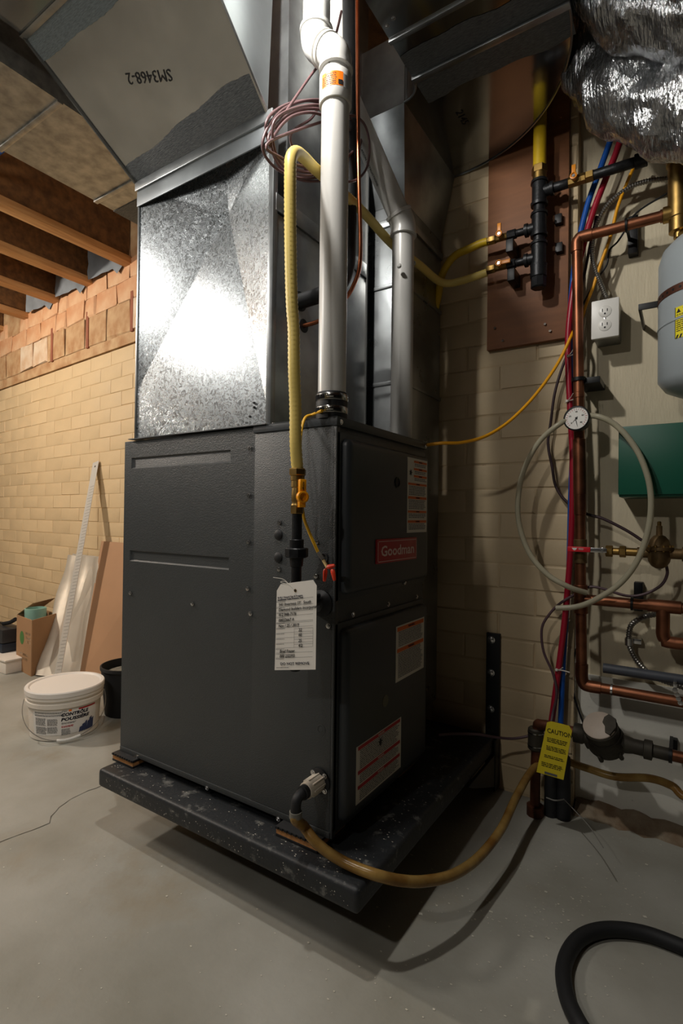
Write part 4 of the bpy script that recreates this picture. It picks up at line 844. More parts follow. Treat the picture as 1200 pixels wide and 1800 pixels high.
ha, hb_ = onY(CYp, 1030, 412), onY(CYp, 1185, 377)
zh = (ha.z+hb_.z)/2
bm = bmesh.new(); TU(bm, cat_rom([r0+V((0, 0, -.03)), r0+V((0, 0, -.004)), V((r0.x+.004, CYp, zh-.006)), V((r0.x+.012, CYp, zh)), V((r0.x+.04, CYp, zh))], 5), .0165, 18); fin('elbow', bm, COPPER, cs)
cseg('cross_pipe', (r0.x+.02, CYp, zh), (hb_.x+.02, CYp, zh)); turned('coupling', (onY(CYp, 1160, 382).x, CYp, zh), (1, 0, 0), [(0, .0168), (.03, .0168)], COPPER, cs)
sb = V((r1.x, CYp, r1.z)); zl = onY(CYp, 1100, 1217).z
bm = bmesh.new(); TU(bm, cat_rom([sb+V((0, 0, .04)), sb+V((0, 0, .005)), V((sb.x+.005, CYp, zl+.006)), V((sb.x+.016, CYp, zl)), V((sb.x+.05, CYp, zl))], 5), .0168, 18); fin('elbow', bm, COPPER, cs)
cseg('floor_run', (sb.x+.03, CYp, zl), (1.5, CYp, zl-.004)); turned('solder_ring', (onY(CYp, 1073, 1213).x, CYp, zl), (1, 0, 0), [(0, .0164), (.005, .0164)], CHROME, cs)
zm = onY(CYp, 1100, 1060).z
cseg('middle_run', (rpt(1050).x, CYp, zm), (1.5, CYp, zm-.002)); tz = onY(CYp, 1165, 1068)
turned('coupling', (onY(CYp, 1138, 1062).x, CYp, zm), (1, 0, 0), [(0, .0172), (.075, .0172), (.076, .015)], COPPER, cs)
bm = bmesh.new(); xq = tz.x; zq = onY(CYp, 1166, 1128).z; TU(bm, cat_rom([V((xq, CYp, zm)), V((xq, CYp, zm-.05)), V((xq, CYp, zq+.02)), V((xq+.006, CYp, zq+.006)), V((xq+.022, CYp, zq)), V((xq+.2, CYp, zq)), V((1.5, CYp, zq))], 5), .016, 18); fin('drop_elbow', bm, COPPER, cs)
for q0, q1 in [((1103, 378), (1120, 440)), ((1113, 1024), (1129, 1076))]:
    a_, b_ = onY(1.69, *q0), onY(1.69, *q1); bm = bmesh.new(); B(bm, (a_.x, 1.70, b_.z), (b_.x, 1.732, a_.z), .002); fin('wall_clamp', bm, BLK, cs)
    xc = (a_.x+b_.x)/2; zc_ = zh if q0[1] < 500 else zm; turned('clamp_ring', (xc-.012, CYp, zc_), (1, 0, 0), [(0, .0185), (.006, .0185)], BLK, cs); box('clamp_stem', (xc-.012, CYp+.01, zc_-.005), (xc-.006, 1.71, zc_+.005), BLK, cs)
p = rpt(668); turned('clamp_ring', p-rdn*.006, rdn, [(0, .019), (.01, .019)], BLK, cs); box('wall_clamp', (p.x, 1.62, p.z-.012), (p.x+.055, 1.732, p.z+.006), BLK, cs, .002)
# gauge
gc = onY(1.565, 1014, 736); gr = .0345; gdir = V((-.12, -1, .05)).normalized()
ga = thing('pressure_gauge', 'round black rimmed pressure gauge on the copper riser', 'gauge', gc)
turned('case', gc-gdir*.002, gdir, [(-.03, .012), (-.018, .012), (-.016, gr*.95), (.006, gr), (.010, gr), (.0115, gr*.94), (.0115, gr*.9), (.009, gr*.88), (.008, 0)], BLK, ga, seg=40)
gx = V((0, 0, 1)).cross(-gdir).normalized() * -1; gx = V((1, 0, 0)) - gdir*gdir.x; gx.normalize(); gup = gdir.cross(gx) * -1; gup = gup if gup.z > 0 else -gup
fc = gc+gdir*.0075
dl_ = turned('dial', gc+gdir*.0055, gdir, [(0, gr*.88), (.0015, gr*.88), (.0016, 0)], WHITE, ga, seg=40)
bm = bmesh.new()
for k in range(21):
    a_ = math.radians(225-k*13.5); d = gx*math.cos(a_)+gup*math.sin(a_); s_ = gdir.cross(d)*.0005; r_a, r_b = gr*.66, gr*(.8 if k % 4 else .84)
    bm.faces.new([bm.verts.new(fc+d*r_a+s_), bm.verts.new(fc+d*r_a-s_), bm.verts.new(fc+d*r_b-s_), bm.verts.new(fc+d*r_b+s_)])
fin('tick_marks', bm, PRTR, dl_, smooth=False)
for k, s in enumerate(('0', '20', '40', '60', '80')):
    a_ = math.radians(225-k*67.5); text('dial_number', s, .006, fc+(gx*math.cos(a_)+gup*math.sin(a_))*gr*.52, gx, gup, INK, dl_)
bm = bmesh.new()
for a_, L in ((math.radians(228), .62), (math.radians(-75), .5)):
    c_ = fc+gdir*.001+(gup*-.010 if L < .6 else V()); d = gx*math.cos(a_)+gup*math.sin(a_); s_ = gdir.cross(d)*.0011; bm.faces.new([bm.verts.new(c_-d*.005+s_), bm.verts.new(c_-d*.005-s_), bm.verts.new(c_+d*gr*L)])
fin('needles', bm, INK, dl_, smooth=False); turned('hub', fc, gdir, [(0, .003), (.0015, .003), (.0018, 0)], INK, dl_, seg=12)
# clear hose loop
lp = pathY(1.56, (1030, 1042, 1.59), (1000, 1032), (962, 1010), (930, 972), (912, 920), (911, 870), (922, 822), (948, 776), (985, 744), (1014, 733, 1.59), (1050, 732), (1085, 750), (1118, 790), (1138, 838), (1144, 885), (1138, 935), (1120, 985), (1090, 1025), (1050, 1052), (1015, 1066), (977, 1069))
tag(tube('clear_hose', lp, .0075, HOSEC, seg=14), 'cloudy clear hose looped round the pressure gauge', 'hose')
# ball valve with red handle and pressure regulator
vz_ = onY(CYp, 1100, 970).z
rg = thing('water_regulator', 'bronze pressure regulator with a red handled ball valve', 'valve', onY(CYp, 1155, 985))
x_ = onY(CYp, 1064, 970).x
for nm, L, r, n in [('valve_nut', .018, .0155, 6), ('threaded_nipple', .016, .010, 16), ('union_nut', .016, .0155, 6), ('tail_nipple', .038, .011, 16)]:
    turned(nm, (x_, CYp, vz_), (1, 0, 0), [(0, r*.92), (.001, r), (L-.001, r), (L, r*.92)], BRASS, rg, seg=n); x_ += L
xb = onY(CYp, 1158, 970).x
turned('regulator_body', (xb, CYp, vz_-.04), (0, 0, 1), [(0, .008), (.006, .018), (.018, .025), (.034, .028), (.046, .028), (.048, .034), (.056, .034), (.058, .027), (.075, .022), (.085, .014), (.088, .0075), (.112, .0072), (.113, .004)], BRONZE, rg, seg=24)
bm = bmesh.new(); LA(bm, (xb-.05, CYp, vz_), (1, 0, 0), [(0, .014), (.1, .014), (.101, .019), (.13, .019)], 16); fin('body_ports', bm, BRONZE, rg); turned('adjusting_screw', (xb, CYp, vz_+.06), (0, 0, 1), [(0, .005), (.022, .005), (.024, .003)], BRASS, rg, seg=10)
for k in range(5): a_ = -2.4+k*.6; turned('flange_bolt', (xb+.030*math.cos(a_), CYp+.030*math.sin(a_), vz_+.005), (0, 0, 1), [(0, .0032), (.016, .0032), (.017, .002)], BRASS, rg, seg=6)
hx0, hx1 = onY(CYp-.03, 997, 967).x, onY(CYp-.03, 1066, 967).x
lv = box('steel_lever', (hx0+.004, CYp-.032, vz_-.0035), (hx1, CYp-.029, vz_+.009), CHROME, rg, .001)
gh = box('red_grip', (hx0, CYp-.0345, vz_-.004), (hx0+(hx1-hx0)*.6, CYp-.0265, vz_+.0105), mat('red vinyl grip', (200, 26, 40), .4), rg, .0025)
text('grip_lettering', 'RED', .007, (hx0+.036, CYp-.0346, vz_+.004), (1, 0, 0), (0, 0, 1), WHITE, gh)
bm = bmesh.new(); gx0 = hx0+.012
for f in [[(0, .006), (.014, .006), (.011, .001), (.003, .001)], [(.004, .0005), (.010, .0005), (.009, -.0008), (.005, -.0008)]]: bm.faces.new([bm.verts.new((gx0+a_, CYp-.0349, vz_+.001+b_)) for a_, b_ in f])
fin('grip_logo', bm, WHITE, gh, smooth=False)
turned('lever_nut', (hx1-.01, CYp-.014, vz_+.003), (0, -1, 0), [(0, .008), (.016, .008), (.017, .0065), (.022, .0065), (.0225, 0)], CHROME, rg, seg=6)
# grey stub pipe, lower armored cable, perforated strap
gq = [onY(1.64, 1060, 1174), onY(1.64, 1210, 1192)]
tag(tube('grey_pipe', [gq[0], (1.5, 1.64, gq[0].z)], .0135, mat('grey conduit', (66, 70, 78), .5, var=.15, vscale=9), k=1, seg=16), 'grey plastic pipe end lying along the wall above the lower copper run', 'pipe')
tag(tube('armored_cable', pathY(1.69, (1160, 1078), (1130, 1085), (1110, 1098), (1105, 1118), (1106, 1135), (1115, 1155), (1128, 1172), (1150, 1190), (1200, 1208), (1260, 1225)), .0075, BX, k=12, seg=10, corr=.0009, step=.0034), 'armored cable clamped low on the wall behind the grey pipe', 'cable')
cl_ = thing('cable_clamp', 'small steel cable clamp screwed to the wall', 'clamp', onY(1.72, 1105, 1130)); p = onY(1.69, 1105, 1128); turned('collar', p+V((0, 0, .01)), (0, 0, -1), [(0, .011), (.02, .011)], CHROME, cl_, seg=12); box('tab', p+V((.004, .01, -.006)), p+V((.03, .035, .008)), CHROME, cl_, .001)
ps = thing('perforated_strap', 'perforated metal strap hanging the lower copper run', 'strap', onY(CYp, 1190, 1215)); P0 = onY(CYp-.0165, 1186, 1213)
for k in range(4):
    c_ = P0+V((.004*k, -.002, -.010*k)); turned('strap_link', c_, (-.1, -1, .1), [(0, .0062), (.0012, .0062), (.0013, .0032), (.0002, .003), (.0002, 0)], CHROME, ps, seg=14)
box('strap_tail', P0+V((-.004, 0, 0)), P0+V((.004, .03, .018)), CHROME, ps, .0005)
# ================================================================ water meter
mc = onY(1.575, 1064, 1300)
wm = thing('water_meter', 'weathered bronze water meter with a pale tilted register lid', 'water meter', mc-V((0, 0, .06)))
MET = mat('weathered meter bronze', (64, 60, 52), .6, .5, var=.3, vscale=24)
ax = V((-.18, -.62, .78)).normalized()
turned('body', mc-ax*.035, ax, [(0, .022), (.004, .034), (.012, .046), (.024, .050), (.040, .049), (.046, .044), (.062, .043), (.064, .045)], MET, wm, seg=32)
rg_ = turned('register', mc+ax*.028, ax, [(0, .042), (.020, .042), (.022, .044), (.030, .044), (.033, .041), (.034, 0)], MET, wm, seg=32)
turned('register_lid', mc+ax*.060, ax, [(0, .0405), (.004, .0405), (.0055, .038), (.0056, 0)], mat('pale dirty lid', (186, 172, 158), .5, 0, var=.1, vscale=20), wm, seg=36)
u_ = V((1, 0, 0))-ax*ax.x; u_.normalize(); w_ = ax.cross(u_)
bm = bmesh.new(); f = bm.faces.new([bm.verts.new(mc+ax*.062+u_*a_+w_*b_) for a_, b_ in [(.012, .022), (.022, .032), (.040, .02), (.042, -.006), (.030, -.028), (.018, -.022), (.016, -.004), (.009, .006)]]); r = bmesh.ops.extrude_face_region(bm, geom=[f]); bmesh.ops.translate(bm, verts=[v for v in r['geom'] if isinstance(v, bmesh.types.BMVert)], vec=ax*.008); fin('sensor_block', bm, MET, wm)
turned('inlet_neck', mc, (-1, 0, .02), [(0, .028), (.05, .022), (.056, .026), (.078, .026), (.08, .019)], MET, wm, seg=16); turned('outlet_neck', mc, (1, 0, -.02), [(0, .028), (.05, .022), (.066, .019), (.088, .019), (.09, .0245), (.108, .0245), (.11, .016), (.15, .016)], MET, wm, seg=16)
for k in range(6): a_ = k*math.pi/3+.3; turned('body_bolt', mc-ax*.012+(u_*math.cos(a_)+w_*math.sin(a_))*.050, ax, [(-.012, .006), (.008, .006), (.010, .004)], MET, wm, seg=6)
os_ = thing('meter_outlet_pipe', 'copper pipe leaving the water meter along the wall', 'copper pipe', mc+V((.15, 0, 0))); tube('pipe', [mc+V((.145, 0, -.003)), mc+V((1.7, 0, -.01))], CR, COPPER, os_, k=1, seg=16)
a_ = onY(1.71, 1177, 1297); box('wall_clamp', (a_.x, 1.70, mc.z-.035), (a_.x+.018, 1.732, a_.z), BLK, os_, .002); turned('clamp_ring', (a_.x, mc.y, mc.z-.004), (1, 0, 0), [(0, .0185), (.008, .0185)], BLK, os_); box('clamp_stem', (a_.x, mc.y, mc.z-.01), (a_.x+.008, 1.705, mc.z), BLK, os_)
# copper service riser at the floor, left of the meter
sx = onZ(0, 940, 1432); mtx_ = V((sx.x, mc.y, 0))
sr = thing('service_riser', 'rusty copper service pipe rising from the floor into the meter', 'copper pipe', sx)
DKC = mat('rusty copper', (98, 58, 40), .55, .6, var=.3, vscale=20)
zt_ = mc.z+.002; inl = mc+V((-.078, 0, .002))
bm = bmesh.new(); TU(bm, cat_rom([V((sx.x, sx.y, .0)), V((sx.x, sx.y, .08)), V((sx.x+.004, sx.y, zt_-.03)), V((sx.x+.02, (sx.y+inl.y)/2, zt_-.004)), inl+V((-.02, 0, 0)), inl], 5), CR, 16); fin('pipe', bm, DKC, sr)
turned('floor_collar', sx, (0, 0, 1), [(0, .024), (.028, .024), (.030, .018)], DKC, sr, seg=12); turned('shutoff_body', (sx.x, sx.y, zt_-.085), (0, 0, 1), [(0, .018), (.004, .022), (.06, .022), (.064, .018)], MET, sr, seg=16); 
for zz_ in (.012, .05): turned('wire_wrap', (sx.x, sx.y, zt_-.085+zz_), (0, 0, 1), [(0, .0232), (.003, .0232)], STEEL, sr, seg=16)
# caution tag
CYt = 1.50
ctg = thing('caution_tag', 'weathered yellow caution tag hanging from the water service', 'tag', onY(CYt, 970, 1370))
cr = [onY(CYt, 942.5, 1357), onY(CYt, 990, 1371), onY(CYt, 1005, 1285), onY(CYt, 1000, 1276), onY(CYt, 968, 1268), onY(CYt, 961, 1270)]
cc = poly('card', cr, YTAG, ctg, .001, (0, 1, 0))
xd_ = (cr[1]-cr[0]).normalized(); yd_ = V((0, -1, 0)).cross(xd_); yd_ = yd_ if yd_.z > 0 else -yd_
def cpn(x, y): return onY(CYt-.0006, x, y)
text('tag_heading', 'CAUTION', .017, cpn(983, 1289), xd_, yd_, INK, cc, width=.062)
for (x, y, w, n) in [(980, 1304, .055, 3), (977, 1318, .05, 3), (974, 1333, .052, 2), (970, 1347, .055, 3)]: fine_print('small_print', cpn(x, y)-xd_*w/2, xd_, yd_, 0, w, -.0018*n, .0018*n, INK, cc, lh=.0045, fill=.4)
bm = bmesh.new(); o_ = cpn(965, 1360); QD(bm, o_, xd_, yd_, -.012, .02, -.003, .003, V((0, -1, 0))); fin('stamp', bm, INKG, cc, smooth=False)
tube('hang_wire', [onY(CYt, 979, 1277), onY(CYt+.03, 975, 1270), V((sx.x+.02, sx.y, zt_-.03))], .0008, BLKC, ctg, seg=5)
# ================================================================ expansion tank, green box, brass separator
tk = thing('expansion_tank', 'pale grey expansion tank strapped to the wall with a warning label', 'tank', (.048, 1.56, 1.17))
tx_, ty_ = .056, 1.555; tr_ = .118; zb_, ztp = onY(1.52, 1165, 700).z, onY(1.52, 1190, 408).z
hh_ = ztp-zb_
tkb = turned('shell', (tx_, ty_, zb_), (0, 0, 1), [(0, .02), (.006, .07), (.022, .102), (.045, tr_), (hh_*.42, tr_), (hh_*.425, tr_+.002), (hh_*.435, tr_+.002), (hh_*.44, tr_), (hh_-.07, tr_), (hh_-.04, tr_*.93), (hh_-.018, tr_*.75), (hh_-.004, tr_*.4), (hh_, .02)], TANK, tk, seg=48)
zs_ = onY(1.47, 1160, 513).z
bs = turned('strap', (tx_, ty_, zs_-.009), (0, 0, 1), [(0, tr_+.0012), (.018, tr_+.0012)], mat('rust strap', (88, 54, 40), .5, .5), tk, seg=48)
bm = bmesh.new()
for k in range(40): 
    a_ = 2*math.pi*k/40; LA(bm, V((tx_+math.cos(a_)*(tr_+.0008), ty_+math.sin(a_)*(tr_+.0008), zs_)), (math.cos(a_), math.sin(a_), 0), [(0, .0032), (.0008, .0032)], 8)
fin('strap_holes', bm, INK, bs)
a0_ = math.atan2(onY(ty_-tr_*.8, 1197, 568).y-ty_, onY(ty_-tr_*.8, 1205, 568).x-tx_)
wl_ = wrapper(tx_, ty_, onY(1.47, 1195, 568).z, tr_+.0006, a0_)
lb = patch('warning_label', wl_, -.022, .06, -.037, .037, mat('yellow label', (232, 216, 30), .5), tk)
patch('label_border', wl_, -.022, -.0205, -.037, .037, INK, lb, z=.0003)
bm = bmesh.new()
for k in range(9):
    x = -.02+k*.009; bm.faces.new([bm.verts.new(wl_(V((x+a_, b_, .0004)))) for a_, b_ in ((0, -.037), (.0045, -.037), (.0085, -.029), (.004, -.029))])
fin('label_stripes', bm, INK, lb, smooth=False)
text('label_lettering', 'WARNING', .011, (0, 0, 0), (1, 0, 0), (0, 1, 0), INK, lb, wrap=lambda co: wl_(V((co.x+.024, co.y+.028, .0005))))
bm = bmesh.new(); bm.faces.new([bm.verts.new(wl_(V((x, y, .0005)))) for x, y in ((-.018, .023), (-.007, .023), (-.0125, .033))]); fin('label_triangle', bm, INK, lb, smooth=False)
fine_print('small_print', V(), V((1, 0, 0)), V((0, 1, 0)), -.018, .055, -.026, .019, INK, lb, lh=.0048, fill=.4, wrap=lambda co: wl_(V((co.x, co.y, .0004))))
p = onY(1.70, 1138, 568); box('mounting_tab', (p.x-.014, 1.56, p.z-.008), (p.x+.05, 1.565, p.z+.008), BLK, tk, .001); box('mounting_arm', (p.x-.014, 1.562, p.z-.008), (p.x-.008, 1.732, p.z+.008), BLK, tk, .001)
se = thing('air_separator', 'brass air separator body above the expansion tank', 'separator', (tx_-.004, CYp, ztp)); sxp = onY(CYp, 1194, 350).x
zs0, zs1 = onY(CYp, 1194, 418).z, onY(CYp, 1194, 270).z
turned('body', (sxp, CYp, zs0), (0, 0, 1), [(0, .013), (.014, .013), (.016, .024), (.05, .024), (.052, .027), (zs1-zs0-.03, .027), (zs1-zs0-.028, .031), (zs1-zs0-.012, .031), (zs1-zs0, .024)], BRASS, se, seg=24); turned('side_port', (sxp, CYp, zh), (-1, 0, 0), [(0, .021), (.036, .021), (.038, .017)], BRASS, se, seg=20)
turned('tank_nipple', (sxp, CYp, zs0+.006), (tx_-sxp, ty_-CYp, ztp-zs0-.006), [(0, .012), ((V((tx_, ty_, ztp))-V((sxp, CYp, zs0+.006))).length, .012)], BRASS, se, seg=14)
turned('top_pipe', (sxp, CYp, zs1-.01), (0, 0, 1), [(0, .0145), (.8, .0145)], COPPER, se, seg=16)
gb0, gb1 = onY(1.60, 1087, 874), onY(1.60, 1087, 750)
gbx = thing('green_control_box', 'dark green metal control box on the concrete wall', 'control box', (.1, 1.73, gb0.z))
box('housing', (gb0.x, 1.60, gb0.z), (gb0.x+.30, 1.735, gb1.z), GREEN, gbx, .004); box('cover', (gb0.x-.001, 1.594, gb0.z+.006), (gb0.x+.301, 1.602, gb1.z-.002), GREEN, gbx, .003)
# ================================================================ foil wrapped flexible ducts
from mathutils import noise
def foil(name, P, R, lab, seed):
    P = resample(cat_rom([V(p) for p in P], 10), .012); T, U = frames(P); bm = bmesh.new(); rings = []; n = 56
    for i, p in enumerate(P):
        w = T[i].cross(U[i]); row = []
        for k in range(n):
            a_ = 2*math.pi*k/n; d = U[i]*math.cos(a_)+w*math.sin(a_); s_ = i*.012
            q = V((s_*22+seed, math.cos(a_)*2.4, math.sin(a_)*2.4)); cr_ = noise.noise(q*1.0)*.010+abs(noise.noise(V((s_*55+k*.22, a_*3, seed))))*.010+noise.noise(V((s_*120, a_*5, seed)))*.004
            sag = .006*math.sin(s_*42+seed)
            row.append(bm.verts.new(p+d*(R+cr_+sag)))
        rings.append(row)
    for a_, b_ in zip(rings, rings[1:]):
        for k in range(n): bm.faces.new((a_[k], a_[(k+1) % n], b_[(k+1) % n], b_[k]))
    bm.faces.new(rings[0][::-1]); bm.faces.new(rings[-1]); return tag(fin(name, bm, FOIL, angle=28), lab, 'duct', 'foil wrapped flexible ducts')
foil('flexible_duct', [onY(1.52, 1040, -30), onY(1.50, 1046, 40), onY(1.47, 1062, 105), onY(1.44, 1098, 156), onY(1.42, 1150, 182), onY(1.40, 1210, 196), onY(1.38, 1300, 215), onY(1.36, 1420, 240), V((.7, 1.33, 1.86)), V((1.3, 1.30, 2.0))], .092, 'silver foil wrapped flexible duct sagging lowest above the pipes', 3)
foil('flexible_duct', [onY(1.28, 1062, -70), onY(1.29, 1092, -30), onY(1.30, 1140, 0), onY(1.30, 1200, 14), onY(1.30, 1300, 24), onY(1.30, 1430, 30), V((.7, 1.25, 2.14)), V((1.3, 1.2, 2.2))], .09, 'silver foil wrapped flexible duct nearest the joists', 9)
# ================================================================ things along the left wall
def on_floor_bucket(): pass
bc = V((-2.07, 1.155, 0)); BR0, BR1, BH = .122, .134, .178
pk = thing('plaster_pail', 'white joint compound pail with printed label and lid', 'pail', bc)
body = turned('body', bc, (0, 0, 1), [(0, BR0-.004), (.004, BR0), (.012, BR0), (BH*.70, BR1-.004), (BH*.71, BR1+.004), (BH*.80, BR1+.005), (BH*.81, BR1), (BH*.86, BR1+.001), (BH*.87, BR1+.006), (BH*.93, BR1+.006), (BH*.94, BR1), (BH, BR1)], BUCK, pk, seg=56)
turned('lid', bc+V((0, 0, BH-.012)), (0, 0, 1), [(0, BR1+.003), (.001, BR1+.008), (.018, BR1+.009), (.022, BR1+.006), (.022, BR1-.004), (.017, BR1-.010), (.0165, 0)], LID, pk, seg=56)
va_ = math.atan2(-bc.y, -bc.x)
def bw(co):
    z = .012+co.y; R = BR0+(BR1-.004-BR0)*min(1, max(0, (z-.012)/(BH*.7-.012)))+.0008+co.z; a_ = va_+co.x/.128; return bc+V((math.cos(a_)*R, math.sin(a_)*R, z))
lb_ = patch('paper_label', bw, -.125, .125, .012, .108, mat('pail label', (232, 228, 222), .5), pk, n=24)
B2 = lambda x0, x1, y0, y1, m, nm, z=.0005: patch(nm, bw, x0, x1, y0, y1, m, lb_, n=10, z=z)
B2(.046, .118, .099, .105, PRTR, 'red_stripe')
def bt(s, size, x, y, m=INKB, w=None, al='LEFT', bold=0):
    me_w = w
    o = text('label_lettering', s, size, (0, 0, 0), (1, 0, 0), (0, 1, 0), m, lb_, shear=.18, align=al, bold=bold, width=me_w, wrap=lambda co: bw(V((co.x+x, co.y+y, .0008))))
bt('CGC', .009, -.012, .102, INK); bt('CONTRÔLE', .0165, -.014, .088, INKB, .098, 'LEFT', .0007); bt('POUSSIÈRE', .0165, -.014, .070, INKB, .104, 'LEFT', .0007)
B2(.012, .022, .099, .106, STKO, 'logo_mark')
for x0, x1, y0, y1, h in [(-.115, .0, .094, .1, .003), (-.115, .0, .085, .091, .0034), (-.112, -.066, .05, .078, .0042), (-.062, -.024, .05, .075, .0038), (-.112, -.064, .018, .045, .0036), (-.062, -.024, .02, .045, .0036), (-.012, .04, .050, .058, .0036), (-.012, .02, .012, .034, .0034)]:
    fine_print('small_print', V(), V((1, 0, 0)), V((0, 1, 0)), x0, x1, y0, y1, INKG, lb_, lh=h, fill=.45, wrap=lambda co: bw(V((co.x, co.y, .0008))))
fine_print('red_print', V(), V((1, 0, 0)), V((0, 1, 0)), -.012, .03, .038, .046, PRTR, lb_, lh=.004, fill=.6, wrap=lambda co: bw(V((co.x, co.y, .0008))))
bm = bmesh.new()   # blue skyline print
for x0, x1, h in [(.05, .062, .024), (.06, .074, .036), (.072, .083, .046), (.082, .092, .042), (.09, .104, .058), (.1, .114, .05)]:
    bm.faces.new([bm.verts.new(bw(V((x, y, .0007+x*.001)))) for x, y in ((x0, .010), (x1, .012), (x1, .012+h*.8), (x0+.003, .012+h*.7))])
fin('skyline_print', bm, mat('navy print', (52, 62, 98), .5), lb_, smooth=False)
hw_ = []
for k in range(21):
    a_ = va_-1.75+k*3.5/20; t = math.sin(math.pi*k/20); hw_.append(bc+V((math.cos(a_)*(BR1+.012+t*.006), math.sin(a_)*(BR1+.012+t*.006), BH*.74-t*.118)))
hn = tube('wire_handle', hw_, .0016, mat('handle wire', (150, 146, 138), .4, .6), pk, k=2, seg=6); tube('handle_grip', hw_[9:13], .0055, WHITE, pk, k=2, seg=10)
# dark pail partly behind the furnace
dc = onZ(0, 212, 1262)+V((-.05, .07, 0))
dk = thing('dark_pail', 'black pail standing behind the furnace corner', 'pail', dc)
turned('body', dc, (0, 0, 1), [(0, .095), (.19, .112), (.192, .116), (.205, .116), (.206, .110), (.19, .107), (.06, .10), (.059, 0)], RUB, dk, seg=32)
turned('contents', dc+V((0, 0, .16)), (0, 0, 1), [(0, .098), (.015, .09), (.022, .05), (.024, 0)], mat('grey rubble', (120, 118, 108), .8, 0, var=.4, vscale=40, bump=.8, bscale=60), dk, seg=24)
# sheets leaning on the wall
def lean(name, corners, m, lab, cat, thick=.006, parent=None):
    n_ = (corners[1]-corners[0]).cross(corners[-1]-corners[0]).normalized(); n_ = n_ if n_.y > 0 else -n_
    o = poly(name, corners, m, None, thick, n_); tag(o, lab, cat); return o
def wallpt(x, y, out):  # point on the left wall plane
    return onp(wln, WL(0, 0, out), x, y)
f0, f1 = onZ(.001, 138, 1196), onZ(.001, 240, 1238)
lean('hardboard_sheet', [f0+V((0, .0, 0)), f0+V((.55, .02, 0)), wallpt(178, 951, .012)+V((.62, -.05, 0)), wallpt(178, 951, .012)], TANB, 'tan hardboard sheet leaning against the wall behind the furnace', 'board', .008)
f2, f3 = onZ(.001, 62, 1187), onZ(.001, 143, 1193)
w2, w3 = wallpt(119, 976, .03), wallpt(179, 980, .03)
ms = thing('metal_sheet', 'stack of bent aluminium sheets leaning on the hardboard', 'metal sheet', f2)
bm = bmesh.new(); nx, nz = 10, 14; g = []
for i in range(nx+1):
    col = []
    for j in range(nz+1):
        p = f2.lerp(f3, i/nx).lerp(w2.lerp(w3, i/nx), j/nz); p = p+V((0, -1, .4))*(.012*math.sin(i*1.5)+.006*math.sin(j*.9+i)); col.append(bm.verts.new(p))
    g.append(col)
for i in range(nx):
    for j in range(nz): bm.faces.new((g[i][j], g[i+1][j], g[i+1][j+1], g[i][j+1]))
fin('front_sheet', bm, ALU, ms, angle=60)
off = V((.03, .03, .0)); poly('rear_sheet', [f2+off, f3+off+V((.01, 0, 0)), w3+V((.012, .02, .0)), w2+V((.02, .02, .01))], ALU, ms, .002, (0, 1, 0))
r0_, r1_ = onZ(.001, 98, 1205), wallpt(169, 812, .012)
sd_ = (r1_-r0_).normalized(); wx = V((1, -.05, 0)); wx = (wx-sd_*wx.dot(sd_)).normalized()
sg = thing('straightedge', 'long white metal straightedge ruler leaning on the wall', 'ruler', r0_)
bar = poly('blade', [r0_-wx*.03, r0_+wx*.03, r1_+wx*.03, r1_-wx*.03], mat('white ruler', (206, 200, 190), .4, .2), sg, .002, sd_.cross(wx)*-1)
bm = bmesh.new(); nv = sd_.cross(wx); nv = nv if nv.y < 0 else -nv
for k in range(60): QD(bm, r0_+nv*.0024, wx, sd_, -.012 if k % 5 else -.02, .028, .02+k*.018, .0222+k*.018, nv)
fin('graduations', bm, mat('pale graduation', (150, 144, 134), .6), bar, smooth=False)
turned('hang_hole', r1_-sd_*.03+nv*.0005, nv, [(0, .006), (.002, .006), (.0022, 0)], INK, sg, seg=12)
# cardboard carton with odds and ends
k0 = onZ(0, 55, 1189); kz = onY(k0.y, 55, 1090).z
ux, uy = (onZ(0, 93, 1172)-k0), (onZ(0, 8, 1163)-k0); ux.z = uy.z = 0
ux = ux.normalized()*.2; uy = uy.normalized()*.22
cb = thing('carton', 'open cardboard carton with odds and ends inside', 'box', k0)
def wallq(name, a_, b_, h): 
    bm = bmesh.new(); n_ = (b_-a_).cross(V((0, 0, 1))).normalized()*.002; vs = [a_-n_, b_-n_, b_+n_, a_+n_]; bt_ = [bm.verts.new(p) for p in vs]; tp_ = [bm.verts.new(p+V((0, 0, h))) for p in vs]
    for i in range(4): bm.faces.new((bt_[i], bt_[(i+1) % 4], tp_[(i+1) % 4], tp_[i]))
    bm.faces.new(bt_); bm.faces.new(tp_); return fin(name, bm, CARD, cb)
c1, c2, c3, c4 = k0, k0+ux, k0+ux+uy, k0+uy
wf = wallq('side', c1, c4, kz); wallq('side', c1, c2, kz); wallq('side', c2, c3, kz*1.0); wallq('side', c4, c3, kz)
poly('bottom', [c1+V((0, 0, .003)), c2+V((0, 0, .003)), c3+V((0, 0, .003)), c4+V((0, 0, .003))], CARD, cb)
poly('flap', [c4+V((0, 0, kz)), c3+V((0, 0, kz)), c3+V((.0, .08, kz+.05)), c4+V((.0, .08, kz+.05))], CARD, cb, .003, (0, 0, 1))
nf = (c4-c1).normalized(); nfo = nf.cross(V((0, 0, 1))); nfo = nfo if nfo.dot(CAM-c1) > 0 else -nfo
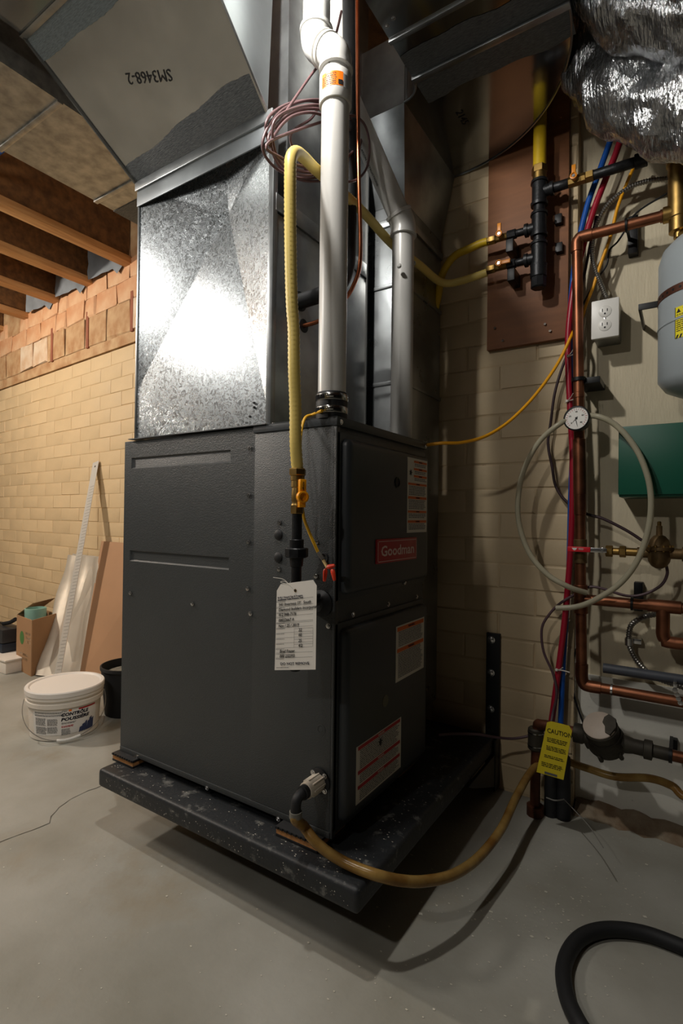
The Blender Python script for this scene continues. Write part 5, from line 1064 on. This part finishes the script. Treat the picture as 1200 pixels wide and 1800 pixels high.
bm = bmesh.new(); c_ = c1.lerp(c4, .62)+V((0, 0, kz*.62))+nfo*.0028; bm.faces.new([bm.verts.new(c_+nf*.03*math.cos(t)+V((0, 0, .036*math.sin(t)))) for t in [k*math.pi/9 for k in range(18)]]); fin('green_dot', bm, mat('green print', (74, 122, 62), .6), wf, smooth=False)
for (u, v, w, h) in [(.02, .62, .38, .13), (.2, .25, .6, .1)]: fine_print('carton_print', c1+nfo*.0024, nf, V((0, 0, 1)), .22*u+.01, .22*(u+w), kz*v-.02, kz*(v+h), mat('faded print', (196, 168, 138), .7), wf, lh=.022, fill=.6)
t = turned('plastic_tub', (c1+c3)/2+nf*.02+V((0, 0, .02)), (0, 0, 1), [(0, .045), (kz+.0, .055), (kz+.012, .055), (kz+.013, .05), (kz-.04, .048), (kz-.05, 0)], PLASTC, None, seg=24); tag(t, 'pale teal plastic tub standing in the cardboard carton', 'tub')
# heap at the far left: white tray, dark tool case and shelf board
q = onZ(0, 12, 1183); wt = thing('white_tray', 'low white tray lying beside the cardboard carton', 'tray', q)
bm = bmesh.new(); B(bm, q+V((-.30, -.02, 0)), q+V((.03, .12, .07)), .008); fin('tray_shell', bm, BUCK, wt); box('tray_rim', q+V((-.305, -.026, .066)), q+V((.036, .126, .076)), BUCK, wt, .003)
q2_ = onZ(.076, 6, 1150)+V((-.1, .05, 0)); tcs = thing('tool_case', 'dark tool case stacked on the white tray', 'case', q2_)
box('lower_shell', q2_+V((-.2, -.05, 0)), q2_+V((.08, .07, .05)), mat('navy plastic', (36, 44, 56), .5), tcs, .008); box('upper_shell', q2_+V((-.2, -.05, .052)), q2_+V((.08, .07, .13)), mat('charcoal plastic', (46, 46, 48), .5), tcs, .01); box('latch', q2_+V((.01, -.056, .035)), q2_+V((.04, -.048, .07)), mat('steel latch', (150, 150, 150), .3, .9), tcs, .002)
hb = q2_+V((-.06, .01, .13)); ham = thing('hand_tool', 'hand tool with a black grip lying on the dark case', 'tool', hb)
tube('grip', [hb+V((.02, 0, .012)), hb+V((.10, 0, .03)), hb+V((.16, 0, .055))], .011, RUB, ham, k=3, seg=10); tube('shank', [hb+V((-.14, 0, .008)), hb+V((.03, 0, .014))], .005, STEEL, ham, k=1, seg=8)
